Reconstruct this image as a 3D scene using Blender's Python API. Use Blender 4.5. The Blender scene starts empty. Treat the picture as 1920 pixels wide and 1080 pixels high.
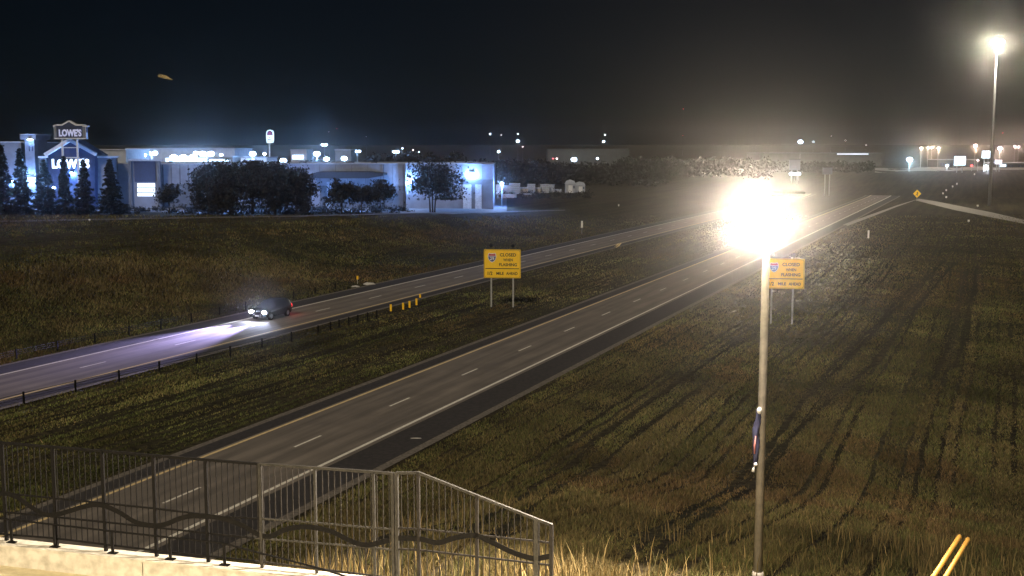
import bpy, bmesh, math, random
import numpy as np
from mathutils import Vector, Matrix
random.seed(7); rng = np.random.default_rng(7)
PI = math.pi; R = math.radians
scene = bpy.context.scene
COL = scene.collection

# ------------------------------------------------------------------ camera
F = 2193.0; PITCH = 0.1175; CH = 17.85           # focal length in photo pixels, tilt, height
cam_d = bpy.data.cameras.new('camera'); cam = bpy.data.objects.new('camera', cam_d); COL.objects.link(cam)
cam.location = (0, 0, CH); cam.rotation_euler = (PI / 2 - PITCH, 0, 0)
cam_d.sensor_width = 36; cam_d.lens = F / 1920 * 36; cam_d.clip_start = 0.5; cam_d.clip_end = 9000
scene.camera = cam

# ------------------------------------------------------------------ sky, moonlight, exposure
world = bpy.data.worlds.new('World'); scene.world = world; world.use_nodes = True
wn = world.node_tree; bg = wn.nodes['Background']
sky = wn.nodes.new('ShaderNodeTexSky'); sky.sky_type = 'NISHITA'; sky.sun_disc = False
SUN_EL, SUN_AZ = R(36), R(200)                    # behind the camera, a little to the left
sky.sun_elevation = SUN_EL; sky.sun_rotation = SUN_AZ; sky.air_density = 1.0; sky.dust_density = 0.1; sky.ozone_density = 9.0
wn.links.new(sky.outputs[0], bg.inputs[0]); bg.inputs[1].default_value = 0.0008
sd = bpy.data.lights.new('moon_sun', 'SUN'); sd.energy = 2.0; sd.angle = R(7); sd.color = (1.0, 0.88, 0.71)
so = bpy.data.objects.new('moon_sun', sd); COL.objects.link(so)
sdir = Vector((math.sin(SUN_AZ) * math.cos(SUN_EL), math.cos(SUN_AZ) * math.cos(SUN_EL), math.sin(SUN_EL)))
so.rotation_euler = sdir.to_track_quat('Z', 'Y').to_euler()
vs = scene.view_settings
vs.view_transform = 'Standard'; vs.look = 'None'; vs.exposure = 0.0; vs.gamma = 1.0; vs.use_curve_mapping = False
cy = scene.cycles
cy.volume_bounces = 0; cy.max_bounces = 5; cy.diffuse_bounces = 2; cy.glossy_bounces = 2; cy.transmission_bounces = 3
cy.use_denoising = True; cy.sample_clamp_indirect = 4; cy.caustics_reflective = False; cy.caustics_refractive = False

# ------------------------------------------------------------------ geometry of the place
TH = 0.3843; CS, SN = math.cos(TH), math.sin(TH)   # heading of the interstate
def to_ls(X, Y): return X * CS - Y * SN, X * SN + Y * CS
def from_ls(l, s): return l * CS + s * SN, -l * SN + s * CS
def S(t):
    t = np.clip(t, 0, 1); return t * t * (3 - 2 * t)
def terrain(X, Y):
    X = np.asarray(X, float); Y = np.asarray(Y, float)
    l, s = to_ls(X, Y); n = s - 24.1
    z = np.zeros_like(l)
    z = z - 0.8 * np.sin(np.clip((l + 63.0) / 20.0, 0, 1) * PI) ** 2          # median swale
    z = z - 0.5 * np.sin(np.clip((l + 31.0) / 18.0, 0, 1) * PI) ** 2          # right ditch
    z = z - 0.3 * np.sin(np.clip((-l - 77) / 12.0, 0, 1) * PI) ** 2           # left ditch
    rise = 3.5 * S((-l - 86) / 30)
    far = S((Y - 440) / 160)
    z = z + rise + (6.0 - rise) * far + 24 * S((Y - 1000) / 1800)
    e = 6.2 * S((l + 27) / 11) * (1 - np.clip((n - 6.5) / 31, 0, 1)) ** 1.1    # bridge approach bank
    return np.maximum(z, e)
def gz(x, y): return float(terrain(np.array([x]), np.array([y]))[0])
CP, SP = math.cos(PITCH), math.sin(PITCH)
def ray(px, py):
    x = (px - 960) / F; v = -(py - 540) / F
    return x, CP + v * SP, -SP + v * CP
def gpv(px, py):                                  # pixels -> points on the ground
    px = np.asarray(px, float); py = np.asarray(py, float)
    x, y, z = ray(px, py); h = np.zeros_like(px)
    for k in range(40):
        t = (h - CH) / z; h = 0.5 * h + 0.5 * terrain(x * t, y * t)
    t = (h - CH) / z
    return x * t, y * t, h
def gp(px, py):
    a, b, c = gpv([px], [py]); return Vector((a[0], b[0], c[0]))
def at(px, py, Y):                                # point seen at a pixel, Y metres ahead
    x, y, z = ray(px, py); t = Y / y
    return Vector((x * t, Y, CH + z * t))
def stand(px, Y):                                 # ground point Y metres ahead below a pixel column
    p = at(px, 330, Y); return Vector((p.x, Y, gz(p.x, Y)))
def on_plane(px, py, p0, nrm):
    d = Vector(ray(px, py)); o = Vector((0, 0, CH))
    return o + d * ((p0 - o).dot(nrm) / d.dot(nrm))
def on_z(px, py, z0):
    x, y, z = ray(px, py); t = (z0 - CH) / z
    return Vector((x * t, y * t, z0))

# ------------------------------------------------------------------ materials
MATS = {}
def mat(name, a, b=None, scale=4.0, rough=0.75, metal=0.0, bump=0.0, detail=6, stretch=None, emis=None, estr=0.0, rot=0.0, lo=0.35, hi=0.65, spec=0.5):
    if name in MATS: return MATS[name]
    m = bpy.data.materials.new(name); m.use_nodes = True; nt = m.node_tree; p = nt.nodes['Principled BSDF']
    p.inputs['Roughness'].default_value = rough; p.inputs['Metallic'].default_value = metal; p.inputs['Specular IOR Level'].default_value = spec
    if b is None: b = tuple(c * 0.8 for c in a)
    tc = nt.nodes.new('ShaderNodeTexCoord'); mp = nt.nodes.new('ShaderNodeMapping')
    nt.links.new(tc.outputs['Object'], mp.inputs[0])
    mp.inputs['Rotation'].default_value = (0, 0, rot)
    if stretch:
        mq = nt.nodes.new('ShaderNodeMapping'); mq.inputs['Scale'].default_value = stretch; nt.links.new(mp.outputs[0], mq.inputs[0]); mp = mq
    nz = nt.nodes.new('ShaderNodeTexNoise'); nz.inputs['Scale'].default_value = scale; nz.inputs['Detail'].default_value = detail
    nt.links.new(mp.outputs[0], nz.inputs[0])
    rp = nt.nodes.new('ShaderNodeValToRGB'); rp.color_ramp.elements[0].position = lo; rp.color_ramp.elements[1].position = hi
    rp.color_ramp.elements[0].color = (*b, 1); rp.color_ramp.elements[1].color = (*a, 1)
    nt.links.new(nz.outputs[0], rp.inputs[0]); nt.links.new(rp.outputs[0], p.inputs['Base Color'])
    if bump:
        bm_ = nt.nodes.new('ShaderNodeBump'); bm_.inputs['Strength'].default_value = bump; bm_.inputs['Distance'].default_value = 0.05
        nt.links.new(nz.outputs[0], bm_.inputs['Height']); nt.links.new(bm_.outputs[0], p.inputs['Normal'])
    if emis:
        p.inputs['Emission Color'].default_value = (*emis, 1); p.inputs['Emission Strength'].default_value = estr
    MATS[name] = m; return m

M = dict(
    steel=mat('galvanised_steel', (.42, .42, .40), (.30, .30, .29), 8, .45, .6),
    black=mat('black_paint', (.012, .011, .011), (.008, .008, .008), 20, .6, spec=.06),
    bronze=mat('dark_bronze_and_lit_picket', (.030, .027, .025), (.020, .018, .017), 15, .5, spec=.12),
    polep=mat('pale_pole_paint', (.22, .20, .17), (.16, .145, .125), 6, .55), galv_and_lit=mat('galvanising_and_lit_rail', (.046, .043, .039), (.024, .023, .021), 12, .5, .2),
    conc=mat('parapet_concrete', (.64, .60, .52), (.38, .35, .29), 3.5, .85, 0, .25, 12, lo=.30, hi=.62),
    walk=mat('sidewalk_concrete', (.66, .58, .38), (.54, .47, .30), 6, .9, 0, .2, 8),
    rconc=mat('lane_concrete', (.225, .192, .158), (.145, .125, .105), 1.6, .8, 0, .1, 10, (1.0, .06, 1), rot=TH),
    asph=mat('shoulder_asphalt', (.040, .034, .033), (.020, .018, .018), 3, .95, 0, .2, 10),
    ramp=mat('ramp_concrete', (.34, .31, .26), (.24, .22, .19), 2, .85, 0, .1, 8),
    grav=mat('gravel_edge', (.20, .17, .14), (.09, .08, .065), 5, .95, 0, .5, 10),
    wline=mat('white_road_paint', (.92, .87, .76), (.70, .66, .57), 5, .6),
    yline=mat('yellow_road_paint', (.86, .66, .34), (.66, .50, .25), 5, .6),
    ysheet=mat('yellow_sheeting', (.90, .56, .015), (.84, .52, .012), 3, .35),
    yedge=mat('yellow_sign_edge', (.62, .37, .02), None, 3, .4),
    ink=mat('black_print', (.010, .010, .010), None, 3, .5),
    shred=mat('shield_red', (.45, .03, .04), None, 3, .4), shblue=mat('shield_blue', (.015, .04, .20), None, 3, .4),
    shwhite=mat('shield_white', (.80, .80, .78), None, 3, .4),
    refl=mat('white_reflector', (.85, .82, .74), (.7, .68, .62), 9, .3), yref=mat('amber_reflector', (.95, .56, .02), (.8, .45, .02), 9, .3),
    bark=mat('bark', (.045, .035, .028), (.022, .018, .014), 6, .9, 0, .5),
    wall=mat('grey_block_wall', (.19, .20, .23), (.15, .16, .185), .6, .85, 0, .1, 8),
    wall2=mat('grey_wainscot', (.10, .105, .12), (.075, .08, .09), .8, .85),
    cap=mat('wall_cap', (.34, .36, .40), None, 2, .6),
    navy=mat('navy_panel', (.018, .028, .075), (.012, .02, .055), 2, .5),
    dark=mat('dark_roofing', (.02, .02, .022), (.012, .012, .014), 2, .85),
    white=mat('white_trim', (.72, .72, .72), (.6, .6, .6), 3, .5),
    lot=mat('parking_lot_paving', (.20, .19, .19), (.12, .115, .115), 1.5, .9, 0, .1, 8),
    path=mat('frontage_road_paving', (.15, .135, .12), (.09, .08, .07), 1.2, .9),
    wood=mat('pallet_wood', (.34, .25, .15), (.22, .16, .09), 5, .85), board=mat('stacked_lumber', (.48, .42, .30), (.36, .30, .20), 8, .85),
    wrap=mat('white_wrap', (.50, .54, .60), (.30, .33, .38), 4, .5), redp=mat('red_machine_paint', (.34, .03, .03), None, 4, .45),
    glass=mat('vehicle_glass', (.012, .014, .018), None, 4, .08), paint=mat('black_car_paint', (.014, .016, .022), (.010, .012, .016), 6, .25, .3),
    tyre=mat('tyre_rubber', (.015, .015, .015), None, 6, .9), rim=mat('alloy_rim', (.35, .35, .36), None, 6, .3, .8),
    chrome=mat('dull_chrome', (.4, .4, .42), None, 6, .25, .9),
    tail=mat('red_tail_lens', (.5, .02, .02), None, 6, .3, emis=(1, .05, .06), estr=1.6),
    head=mat('headlight_lens', (.8, .8, .8), None, 6, .1, emis=(.72, .80, 1), estr=140),
    lensw_and_glare=mat('warm_lamp_lens_and_glare', (.9, .9, .8), None, 6, .3, emis=(1, .84, .55), estr=90),
    lensm=mat('mast_lamp_lens', (.9, .9, .8), None, 6, .3, emis=(1, .87, .52), estr=40),
    lensb=mat('cool_lamp_lens', (.9, .9, .9), None, 6, .3, emis=(.62, .80, 1), estr=14),
    lenso=mat('pinkish_lamp_lens', (.9, .9, .9), None, 6, .3, emis=(1, .72, .78), estr=6),
    lensr=mat('red_beacon_lens', (.6, .05, .05), None, 6, .3, emis=(1, .12, .12), estr=3),
    litsign_and_facade=mat('lit_sign_and_facade_face', (.8, .8, .8), None, 6, .4, emis=(.55, .78, 1), estr=2.0),
    litlet=mat('lit_letters', (.8, .8, .8), None, 6, .4, emis=(.62, .80, 1), estr=2.2),
    litdim=mat('dim_lit_letters', (.7, .7, .8), None, 6, .4, emis=(.5, .56, 1), estr=.35),
    door=mat('lit_doorway', (.8, .8, .8), None, 6, .4, emis=(.75, .86, 1), estr=1.5),
    purple=mat('purple_print', (.16, .03, .22), None, 4, .4), pink=mat('pink_print', (.55, .08, .30), None, 4, .4),
    shopw=mat('shop_stucco', (.36, .38, .42), (.28, .30, .34), .5, .8), pale=mat('dull_metal_siding', (.085, .09, .09), (.06, .065, .065), .3, .7),
    flagn=mat('navy_cloth', (.03, .035, .09), (.02, .02, .06), 4, .8, 0, .4), flagr=mat('faded_red_cloth', (.42, .16, .16), None, 8, .8),
    ytube=mat('yellow_plastic', (.80, .46, .10), (.66, .36, .08), 6, .4), rock=mat('pale_stone', (.5, .48, .44), (.36, .34, .3), 8, .9, 0, .4),
    moth=mat('moth_wing', (.75, .62, .34), (.5, .36, .16), 60, .8),
)

# ------------------------------------------------------------------ mesh helpers
def link(name, me, parent=None, m=None):
    o = bpy.data.objects.new(name, me); COL.objects.link(o)
    if parent is not None: o.parent = parent
    if m is not None and me is not None: me.materials.clear(); me.materials.append(m if not isinstance(m, str) else M[m])
    return o
def tag(o, label, cat, group=None):
    o['label'] = label; o['category'] = cat
    if group: o['group'] = group
    return o
def struct(o): o['kind'] = 'structure'; return o
def thing(name, label, cat, loc=(0, 0, 0), rz=0.0, group=None):
    o = bpy.data.objects.new(name, None); COL.objects.link(o); o.location = loc; o.rotation_euler = (0, 0, rz)
    o.empty_display_size = 0.3
    return tag(o, label, cat, group)
class MB:
    def __init__(s): s.v = []; s.f = []
    def add(s, vs, fs):
        k = len(s.v); s.v += [tuple(v) for v in vs]; s.f += [tuple(i + k for i in f) for f in fs]; return s
    def box(s, x0, x1, y0, y1, z0, z1):
        return s.add([(x0, y0, z0), (x1, y0, z0), (x1, y1, z0), (x0, y1, z0), (x0, y0, z1), (x1, y0, z1), (x1, y1, z1), (x0, y1, z1)],
                     [(3, 2, 1, 0), (4, 5, 6, 7), (0, 1, 5, 4), (1, 2, 6, 5), (2, 3, 7, 6), (3, 0, 4, 7)])
    def tube(s, pts, r, n=8, caps=True):
        pts = [Vector(p) for p in pts]; rs = r if isinstance(r, (list, tuple)) else [r] * len(pts)
        vs = []; fs = []
        for i, p in enumerate(pts):
            d = (pts[min(i + 1, len(pts) - 1)] - pts[max(i - 1, 0)]).normalized()
            u = d.cross(Vector((0, 0, 1))) if abs(d.z) < .95 else d.cross(Vector((1, 0, 0)))
            u.normalize(); w = d.cross(u)
            for k in range(n):
                a = 2 * PI * k / n; vs.append(p + (u * math.cos(a) + w * math.sin(a)) * rs[i])
        for i in range(len(pts) - 1):
            for k in range(n):
                a, b = i * n + k, i * n + (k + 1) % n; fs.append((a, a + n, b + n, b))
        if caps: fs.append(tuple(range(n))); fs.append(tuple(reversed(range((len(pts) - 1) * n, len(pts) * n))))
        return s.add(vs, fs)
    def bar(s, a, b, w, h):                       # rectangular bar from a to b
        a, b = Vector(a), Vector(b); d = (b - a).normalized()
        u = d.cross(Vector((0, 0, 1))) if abs(d.z) < .95 else Vector((1, 0, 0)); u.normalize(); q = u.cross(d)
        vs = [p + u * (i * w / 2) + q * (j * h / 2) for p in (a, b) for i, j in ((-1, -1), (1, -1), (1, 1), (-1, 1))]
        return s.add(vs, [(0, 1, 2, 3), (7, 6, 5, 4), (0, 4, 5, 1), (1, 5, 6, 2), (2, 6, 7, 3), (3, 7, 4, 0)])
    def prism(s, poly, y0, y1):                   # polygon in XZ swept along Y
        n = len(poly)
        return s.add([(x, y0, z) for x, z in poly] + [(x, y1, z) for x, z in poly],
                     [tuple(range(n)), tuple(reversed(range(n, 2 * n)))] + [(i, i + n, (i + 1) % n + n, (i + 1) % n) for i in range(n)])
    def ball(s, c, rx, ry=None, rz=None, n=10, m=7):
        ry = ry or rx; rz = rz or rx; vs = []; fs = []
        for j in range(m + 1):
            t = PI * j / m
            for i in range(n):
                a = 2 * PI * i / n; vs.append((c[0] + rx * math.sin(t) * math.cos(a), c[1] + ry * math.sin(t) * math.sin(a), c[2] + rz * math.cos(t)))
        for j in range(m):
            for i in range(n):
                a, b = j * n + i, j * n + (i + 1) % n; fs.append((a, a + n, b + n, b))
        return s.add(vs, fs)
    def mesh(s, name='m', smooth=False):
        me = bpy.data.meshes.new(name); me.from_pydata(s.v, [], s.f); me.validate(); me.update()
        b = bmesh.new(); b.from_mesh(me); bmesh.ops.recalc_face_normals(b, faces=b.faces); b.to_mesh(me); b.free()
        if smooth: me.polygons.foreach_set('use_smooth', [True] * len(me.polygons))
        return me
    def build(s, name, m, parent=None, smooth=False): return link(name, s.mesh(name, smooth), parent, m)
def bevel(o, w, seg=2):
    md = o.modifiers.new('bevel', 'BEVEL'); md.width = w; md.segments = seg; md.limit_method = 'ANGLE'; return o
def copy_tree(o, parent=None):
    c = o.copy(); COL.objects.link(c); c.parent = parent
    for ch in list(o.children): copy_tree(ch, c)
    return c
def raw_mesh(name, V, Fa, nper):
    me = bpy.data.meshes.new(name); V = np.asarray(V, np.float32); Fa = np.asarray(Fa, np.int32)
    me.vertices.add(len(V)); me.vertices.foreach_set('co', V.ravel())
    nf = len(Fa); me.loops.add(nf * nper); me.loops.foreach_set('vertex_index', Fa.ravel())
    me.polygons.add(nf); me.polygons.foreach_set('loop_start', np.arange(nf, dtype=np.int32) * nper)
    me.polygons.foreach_set('loop_total', np.full(nf, nper, np.int32)); me.update(calc_edges=True); return me
def text_mesh(body, size, bold=0.0, depth=0.01, space=1.0):
    c = bpy.data.curves.new('lettering', 'FONT'); c.body = body; c.size = size; c.extrude = depth; c.offset = bold
    c.align_x = 'CENTER'; c.align_y = 'CENTER'; c.space_character = space; c.resolution_u = 3
    o = bpy.data.objects.new('lettering', c); COL.objects.link(o)
    dg = bpy.context.evaluated_depsgraph_get(); dg.update()
    me = bpy.data.meshes.new_from_object(o.evaluated_get(dg)); bpy.data.objects.remove(o); 
    me.transform(Matrix.Rotation(PI / 2, 4, 'X')); return me      # stands in XZ, reads from -Y
def text(body, size, m, parent, x, y, z, bold=0.0, sx=1.0, name='lettering'):
    me = text_mesh(body, size, bold); o = link(name, me, parent, m); o.location = (x, y, z); o.scale = (sx, 1, 1); return o
def lamp(name, kind, loc, power, color, parent=None, radius=.3, aim=None, size=150, blend=.5):
    d = bpy.data.lights.new(name, kind); d.energy = power; d.color = color
    d.shadow_soft_size = radius
    o = bpy.data.objects.new(name, d); COL.objects.link(o); o.location = loc
    if kind == 'SPOT': d.spot_size = R(size); d.spot_blend = blend
    if aim is not None: o.rotation_euler = (Vector(aim)).to_track_quat('-Z', 'Y').to_euler()
    if parent is not None: o.parent = parent
    return o

# ------------------------------------------------------------------ ground
def ground_material():
    m = bpy.data.materials.new('field_soil_and_turf'); m.use_nodes = True; nt = m.node_tree; p = nt.nodes['Principled BSDF']
    p.inputs['Roughness'].default_value = 1.0; p.inputs['Specular IOR Level'].default_value = 0.1
    tc = nt.nodes.new('ShaderNodeTexCoord')
    mp = nt.nodes.new('ShaderNodeMapping'); mp.inputs['Rotation'].default_value = (0, 0, TH); nt.links.new(tc.outputs['Object'], mp.inputs[0])
    def noise(sc, det, stretch=None):
        n = nt.nodes.new('ShaderNodeTexNoise'); n.inputs['Scale'].default_value = sc; n.inputs['Detail'].default_value = det
        if stretch:
            q = nt.nodes.new('ShaderNodeMapping'); q.inputs['Scale'].default_value = stretch; nt.links.new(mp.outputs[0], q.inputs[0]); nt.links.new(q.outputs[0], n.inputs[0])
        else: nt.links.new(mp.outputs[0], n.inputs[0])
        return n
    def ramp(src, stops):
        r = nt.nodes.new('ShaderNodeValToRGB'); e = r.color_ramp.elements
        e[0].position, e[0].color = stops[0][0], (*stops[0][1], 1); e[1].position, e[1].color = stops[1][0], (*stops[1][1], 1)
        for pos, c in stops[2:]: k = e.new(pos); k.color = (*c, 1)
        nt.links.new(src.outputs[0], r.inputs[0]); return r
    big = ramp(noise(.045, 5), [(.32, (.042, .041, .021)), (.68, (.066, .051, .029)), (.5, (.048, .041, .025))])
    fine = ramp(noise(2.2, 10), [(.3, (.25, .25, .25)), (.72, (1.5, 1.5, 1.5))])
    row = ramp(noise(.55, 4, (1.0, .035, 1)), [(.38, (.38, .36, .34)), (.60, (1.15, 1.15, 1.1))])
    a = nt.nodes.new('ShaderNodeMixRGB'); a.blend_type = 'MULTIPLY'; a.inputs[0].default_value = 1
    nt.links.new(big.outputs[0], a.inputs[1]); nt.links.new(fine.outputs[0], a.inputs[2])
    b = nt.nodes.new('ShaderNodeMixRGB'); b.blend_type = 'MULTIPLY'; b.inputs[0].default_value = .75
    nt.links.new(a.outputs[0], b.inputs[1]); nt.links.new(row.outputs[0], b.inputs[2]); nt.links.new(b.outputs[0], p.inputs['Base Color'])
    bp = nt.nodes.new('ShaderNodeBump'); bp.inputs['Strength'].default_value = .8; bp.inputs['Distance'].default_value = .25
    nt.links.new(noise(1.1, 9).outputs[0], bp.inputs['Height']); nt.links.new(bp.outputs[0], p.inputs['Normal'])
    return m
def axis(dense0, dense1, step, lo, hi):
    a = list(np.arange(dense0, dense1 + step, step)); d = step
    while a[-1] < hi: d *= 1.25; a.append(a[-1] + d)
    d = step; b = []
    while (b[-1] if b else a[0]) > lo: d *= 1.25; b.append((b[-1] if b else a[0]) - d)
    return np.array(b[::-1] + a)
gx = axis(-230, 230, 2.0, -3300, 3300); gy = axis(10, 420, 2.0, -300, 3800)
XX, YY = np.meshgrid(gx, gy); ZZ = terrain(XX, YY)
nx, ny = len(gx), len(gy)
I = np.arange(nx * ny).reshape(ny, nx)
FF = np.stack([I[:-1, :-1], I[:-1, 1:], I[1:, 1:], I[1:, :-1]], -1).reshape(-1, 4)
gme = raw_mesh('ground', np.stack([XX, YY, ZZ], -1).reshape(-1, 3), FF, 4)
gme.polygons.foreach_set('use_smooth', [True] * len(gme.polygons))
ground = struct(link('ground', gme, None, ground_material()))

# ------------------------------------------------------------------ roads
def strip(l0, l1, s0, s1, z, step=8.0, thick=None):
    mb = MB(); n = max(1, int((s1 - s0) / step)); vs = []; fs = []
    for i in range(n + 1):
        s = s0 + (s1 - s0) * i / n
        for l in (l0, l1):
            x, y = from_ls(l, s); vs.append((x, y, max(gz(x, y), -.02) * (1 if y > 430 else 0) + z))
    for i in range(n): fs.append((2 * i, 2 * i + 1, 2 * i + 3, 2 * i + 2))
    mb.add(vs, fs); return mb
S_A, S_B = 5.0, 478.0
DASH0 = 46.78
def carriageway(name, lc, left_sh, right_sh, lcol, rcol, phase):
    road = struct(strip(lc - 4.0, lc + 4.15, S_A, S_B, .060).build(name, wheel_paths(M['rconc'], lc)))
    strip(lc - 4.0 - left_sh, lc - 4.0, S_A, S_B, .050).build('shoulder', 'asph', road)
    strip(lc + 4.15, lc + 4.15 + right_sh, S_A, S_B, .050).build('shoulder', 'asph', road)
    strip(lc - 4.0 - left_sh - .55, lc - 4.0 - left_sh, S_A, S_B, .040).build('gravel_verge', 'grav', road)
    strip(lc + 4.15 + right_sh, lc + 4.15 + right_sh + .6, S_A, S_B, .040).build('gravel_verge', 'grav', road)
    strip(lc - 3.80, lc - 3.56, S_A, S_B, .066).build('edge_line', lcol, road)
    strip(lc + 3.55, lc + 3.80, S_A, S_B, .066).build('edge_line', rcol, road)
    s = phase
    while s > S_A + 12.19: s -= 12.19
    while s < 470:
        strip(lc - .085, lc + .085, s, s + 3.05, .066, 3).build('lane_dash', 'wline', road); s += 12.19
    # sawn joints between the concrete slabs, cut as thin dark sealant strips
    return road
def wheel_paths(m, lc):
    m = m.copy(); nt = m.node_tree; p = nt.nodes['Principled BSDF']; src = p.inputs['Base Color'].links[0].from_socket
    tc = nt.nodes.new('ShaderNodeTexCoord'); mp = nt.nodes.new('ShaderNodeMapping'); mp.inputs['Rotation'].default_value = (0, 0, TH); nt.links.new(tc.outputs['Object'], mp.inputs[0])
    sx = nt.nodes.new('ShaderNodeSeparateXYZ'); nt.links.new(mp.outputs[0], sx.inputs[0])
    def mth(op, a, b=None):
        n = nt.nodes.new('ShaderNodeMath'); n.operation = op
        for i, v in enumerate((a, b)):
            if v is None: continue
            if isinstance(v, (int, float)): n.inputs[i].default_value = v
            else: nt.links.new(v, n.inputs[i])
        return n.outputs[0]
    wv = mth('COSINE', mth('MULTIPLY', mth('SUBTRACT', sx.outputs[0], lc + 1.83 - .92), 2 * PI / 1.83))
    nz = nt.nodes.new('ShaderNodeTexNoise'); nz.inputs['Scale'].default_value = .35; nz.inputs['Detail'].default_value = 6; nt.links.new(mp.outputs[0], nz.inputs[0])
    f = mth('ADD', mth('MULTIPLY', mth('MULTIPLY', wv, -.20), nz.outputs[0]), mth('ADD', mth('MULTIPLY', nz.outputs[0], .5), .62))
    ml = nt.nodes.new('ShaderNodeVectorMath'); ml.operation = 'SCALE'; nt.links.new(src, ml.inputs[0]); nt.links.new(f, ml.inputs[3]); nt.links.new(ml.outputs[0], p.inputs['Base Color'])
    return m
carriageway('northbound_carriageway', -38.0, 1.25, 2.6, 'yline', 'wline', DASH0)
carriageway('southbound_carriageway', -68.42, 2.6, 1.25, 'wline', 'yline', 111.05)

# entrance ramp that joins from the right
def poly_strip(left, right, z, name, m, parent=None, drape=True):
    mb = MB(); vs = []; fs = []
    for a, b in zip(left, right):
        for p in (a, b): vs.append((p[0], p[1], gz(p[0], p[1]) + z))
    for i in range(len(left) - 1): fs.append((2 * i, 2 * i + 1, 2 * i + 3, 2 * i + 2))
    mb.add(vs, fs); return mb.build(name, m, parent)
def dense(pts, n=8):
    out = []
    for a, b in zip(pts[:-1], pts[1:]):
        for k in range(n): out.append(a.lerp(b, k / n))
    return out + [pts[-1]]
rl = dense([gp(*p) for p in ((1990, 425), (1920, 413), (1860, 399), (1790, 385), (1755, 378), (1722, 373))])
rr = dense([gp(*p) for p in ((1990, 434), (1920, 420), (1860, 408.5), (1790, 394.5), (1752, 385), (1716, 376))])
ramp = struct(poly_strip(rl, rr, .10, 'entrance_ramp', 'ramp'))
gl = dense([gp(*p) for p in ((1716, 376), (1680, 389), (1640, 405), (1590, 424))])
gr = dense([gp(*p) for p in ((1722, 373.4), (1680, 386), (1634, 402.5), (1580, 422))])
poly_strip(gr, gl, .105, 'merge_lane', 'ramp', ramp)
# frontage road that crosses in front of the store
fl = dense([gp(*p) for p in ((-260, 420.5), (0, 414.5), (300, 409), (600, 404.5), (900, 399), (1060, 394))], 12)
fr = dense([gp(*p) for p in ((-260, 424), (0, 417.5), (300, 411.5), (600, 406.5), (900, 401), (1060, 395.6))], 12)
struct(poly_strip(fl, fr, .12, 'frontage_road', 'path'))

# ------------------------------------------------------------------ grass
def grass_material():
    m = bpy.data.materials.new('grass_blades'); m.use_nodes = True; nt = m.node_tree; p = nt.nodes['Principled BSDF']
    p.inputs['Roughness'].default_value = .9; p.inputs['Specular IOR Level'].default_value = .15
    a = nt.nodes.new('ShaderNodeAttribute'); a.attribute_name = 'blade_tint'
    nt.links.new(a.outputs['Color'], p.inputs['Base Color']); return m
GM = grass_material()
def blades(name, X, Y, h, w, col, label, lean=.35, fine=False):
    n = len(X); Z = terrain(X, Y); a = rng.uniform(0, PI, n); b = rng.uniform(0, 2 * PI, n); ln = h * lean * rng.uniform(.2, 1.3, n)
    dx, dy = np.cos(a) * w / 2, np.sin(a) * w / 2; mx, my = np.cos(b) * ln, np.sin(b) * ln
    if fine:
        V = np.stack([np.stack([X - dx, Y - dy, Z - .03], -1), np.stack([X + dx, Y + dy, Z - .03], -1), np.stack([X + mx, Y + my, Z + h], -1)], 1)
        T = np.arange(3 * n).reshape(n, 3); kv = 3
    else:
        V = np.empty((n, 5, 3), np.float32); kv = 5
        V[:, 0] = np.stack([X - dx, Y - dy, Z - .03], -1); V[:, 1] = np.stack([X + dx, Y + dy, Z - .03], -1)
        V[:, 2] = np.stack([X + dx * .8 + mx * .4, Y + dy * .8 + my * .4, Z + h * .6], -1)
        V[:, 3] = np.stack([X - dx * .8 + mx * .4, Y - dy * .8 + my * .4, Z + h * .6], -1)
        V[:, 4] = np.stack([X + mx, Y + my, Z + h], -1)
        k = np.arange(n)[:, None] * 5
        T = np.concatenate([k + np.array([0, 1, 2]), k + np.array([0, 2, 3]), k + np.array([3, 2, 4])], 0)
    me = raw_mesh(name, V.reshape(-1, 3), T, 3)
    at_ = me.color_attributes.new('blade_tint', 'FLOAT_COLOR', 'POINT')
    c4 = np.ones((n, kv, 4), np.float32); c4[:, :, :3] = col[:, None, :]
    at_.data.foreach_set('color', c4.ravel())
    o = link(name, me, None, GM); o['kind'] = 'stuff'; o['label'] = label; o['category'] = 'grass'; return o
def wob(t, seed, k=5, lo=.02, hi=.5):
    g = np.random.default_rng(seed); fr = np.exp(g.uniform(np.log(lo), np.log(hi), k)); ph = g.uniform(0, 6.28, k)
    return sum(np.sin(t * f * 6.283 + p) for f, p in zip(fr, ph)) / k ** .5
def patch(X, Y, seed, sc):
    g = np.random.default_rng(seed); o = 0
    for k in range(6):
        a = g.uniform(0, 6.28); f = sc * g.uniform(.5, 2.2); o = o + np.sin((X * math.cos(a) + Y * math.sin(a)) * f + g.uniform(0, 6.28))
    return o / 6 ** .5
TRACKS = [[(1160, 1060), (1215, 1012), (1290, 960), (1400, 878), (1450, 828), (1510, 745), (1560, 690), (1622, 628), (1682, 578), (1742, 518), (1772, 488)],
          [(1195, 1066), (1260, 1010), (1330, 962), (1440, 868), (1490, 812), (1570, 738), (1640, 680), (1692, 608), (1750, 540), (1790, 492)],
          [(1520, 740), (1590, 672), (1650, 612), (1668, 580), (1720, 530)],
          [(1750, 712), (1775, 660), (1788, 610), (1800, 560), (1812, 505)], [(1790, 690), (1806, 640), (1812, 590), (1825, 545), (1832, 498)],
          [(870, 1010), (1000, 912), (1130, 818), (1260, 726), (1390, 636)], [(910, 1022), (1050, 912), (1180, 822), (1310, 730)]]
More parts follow.
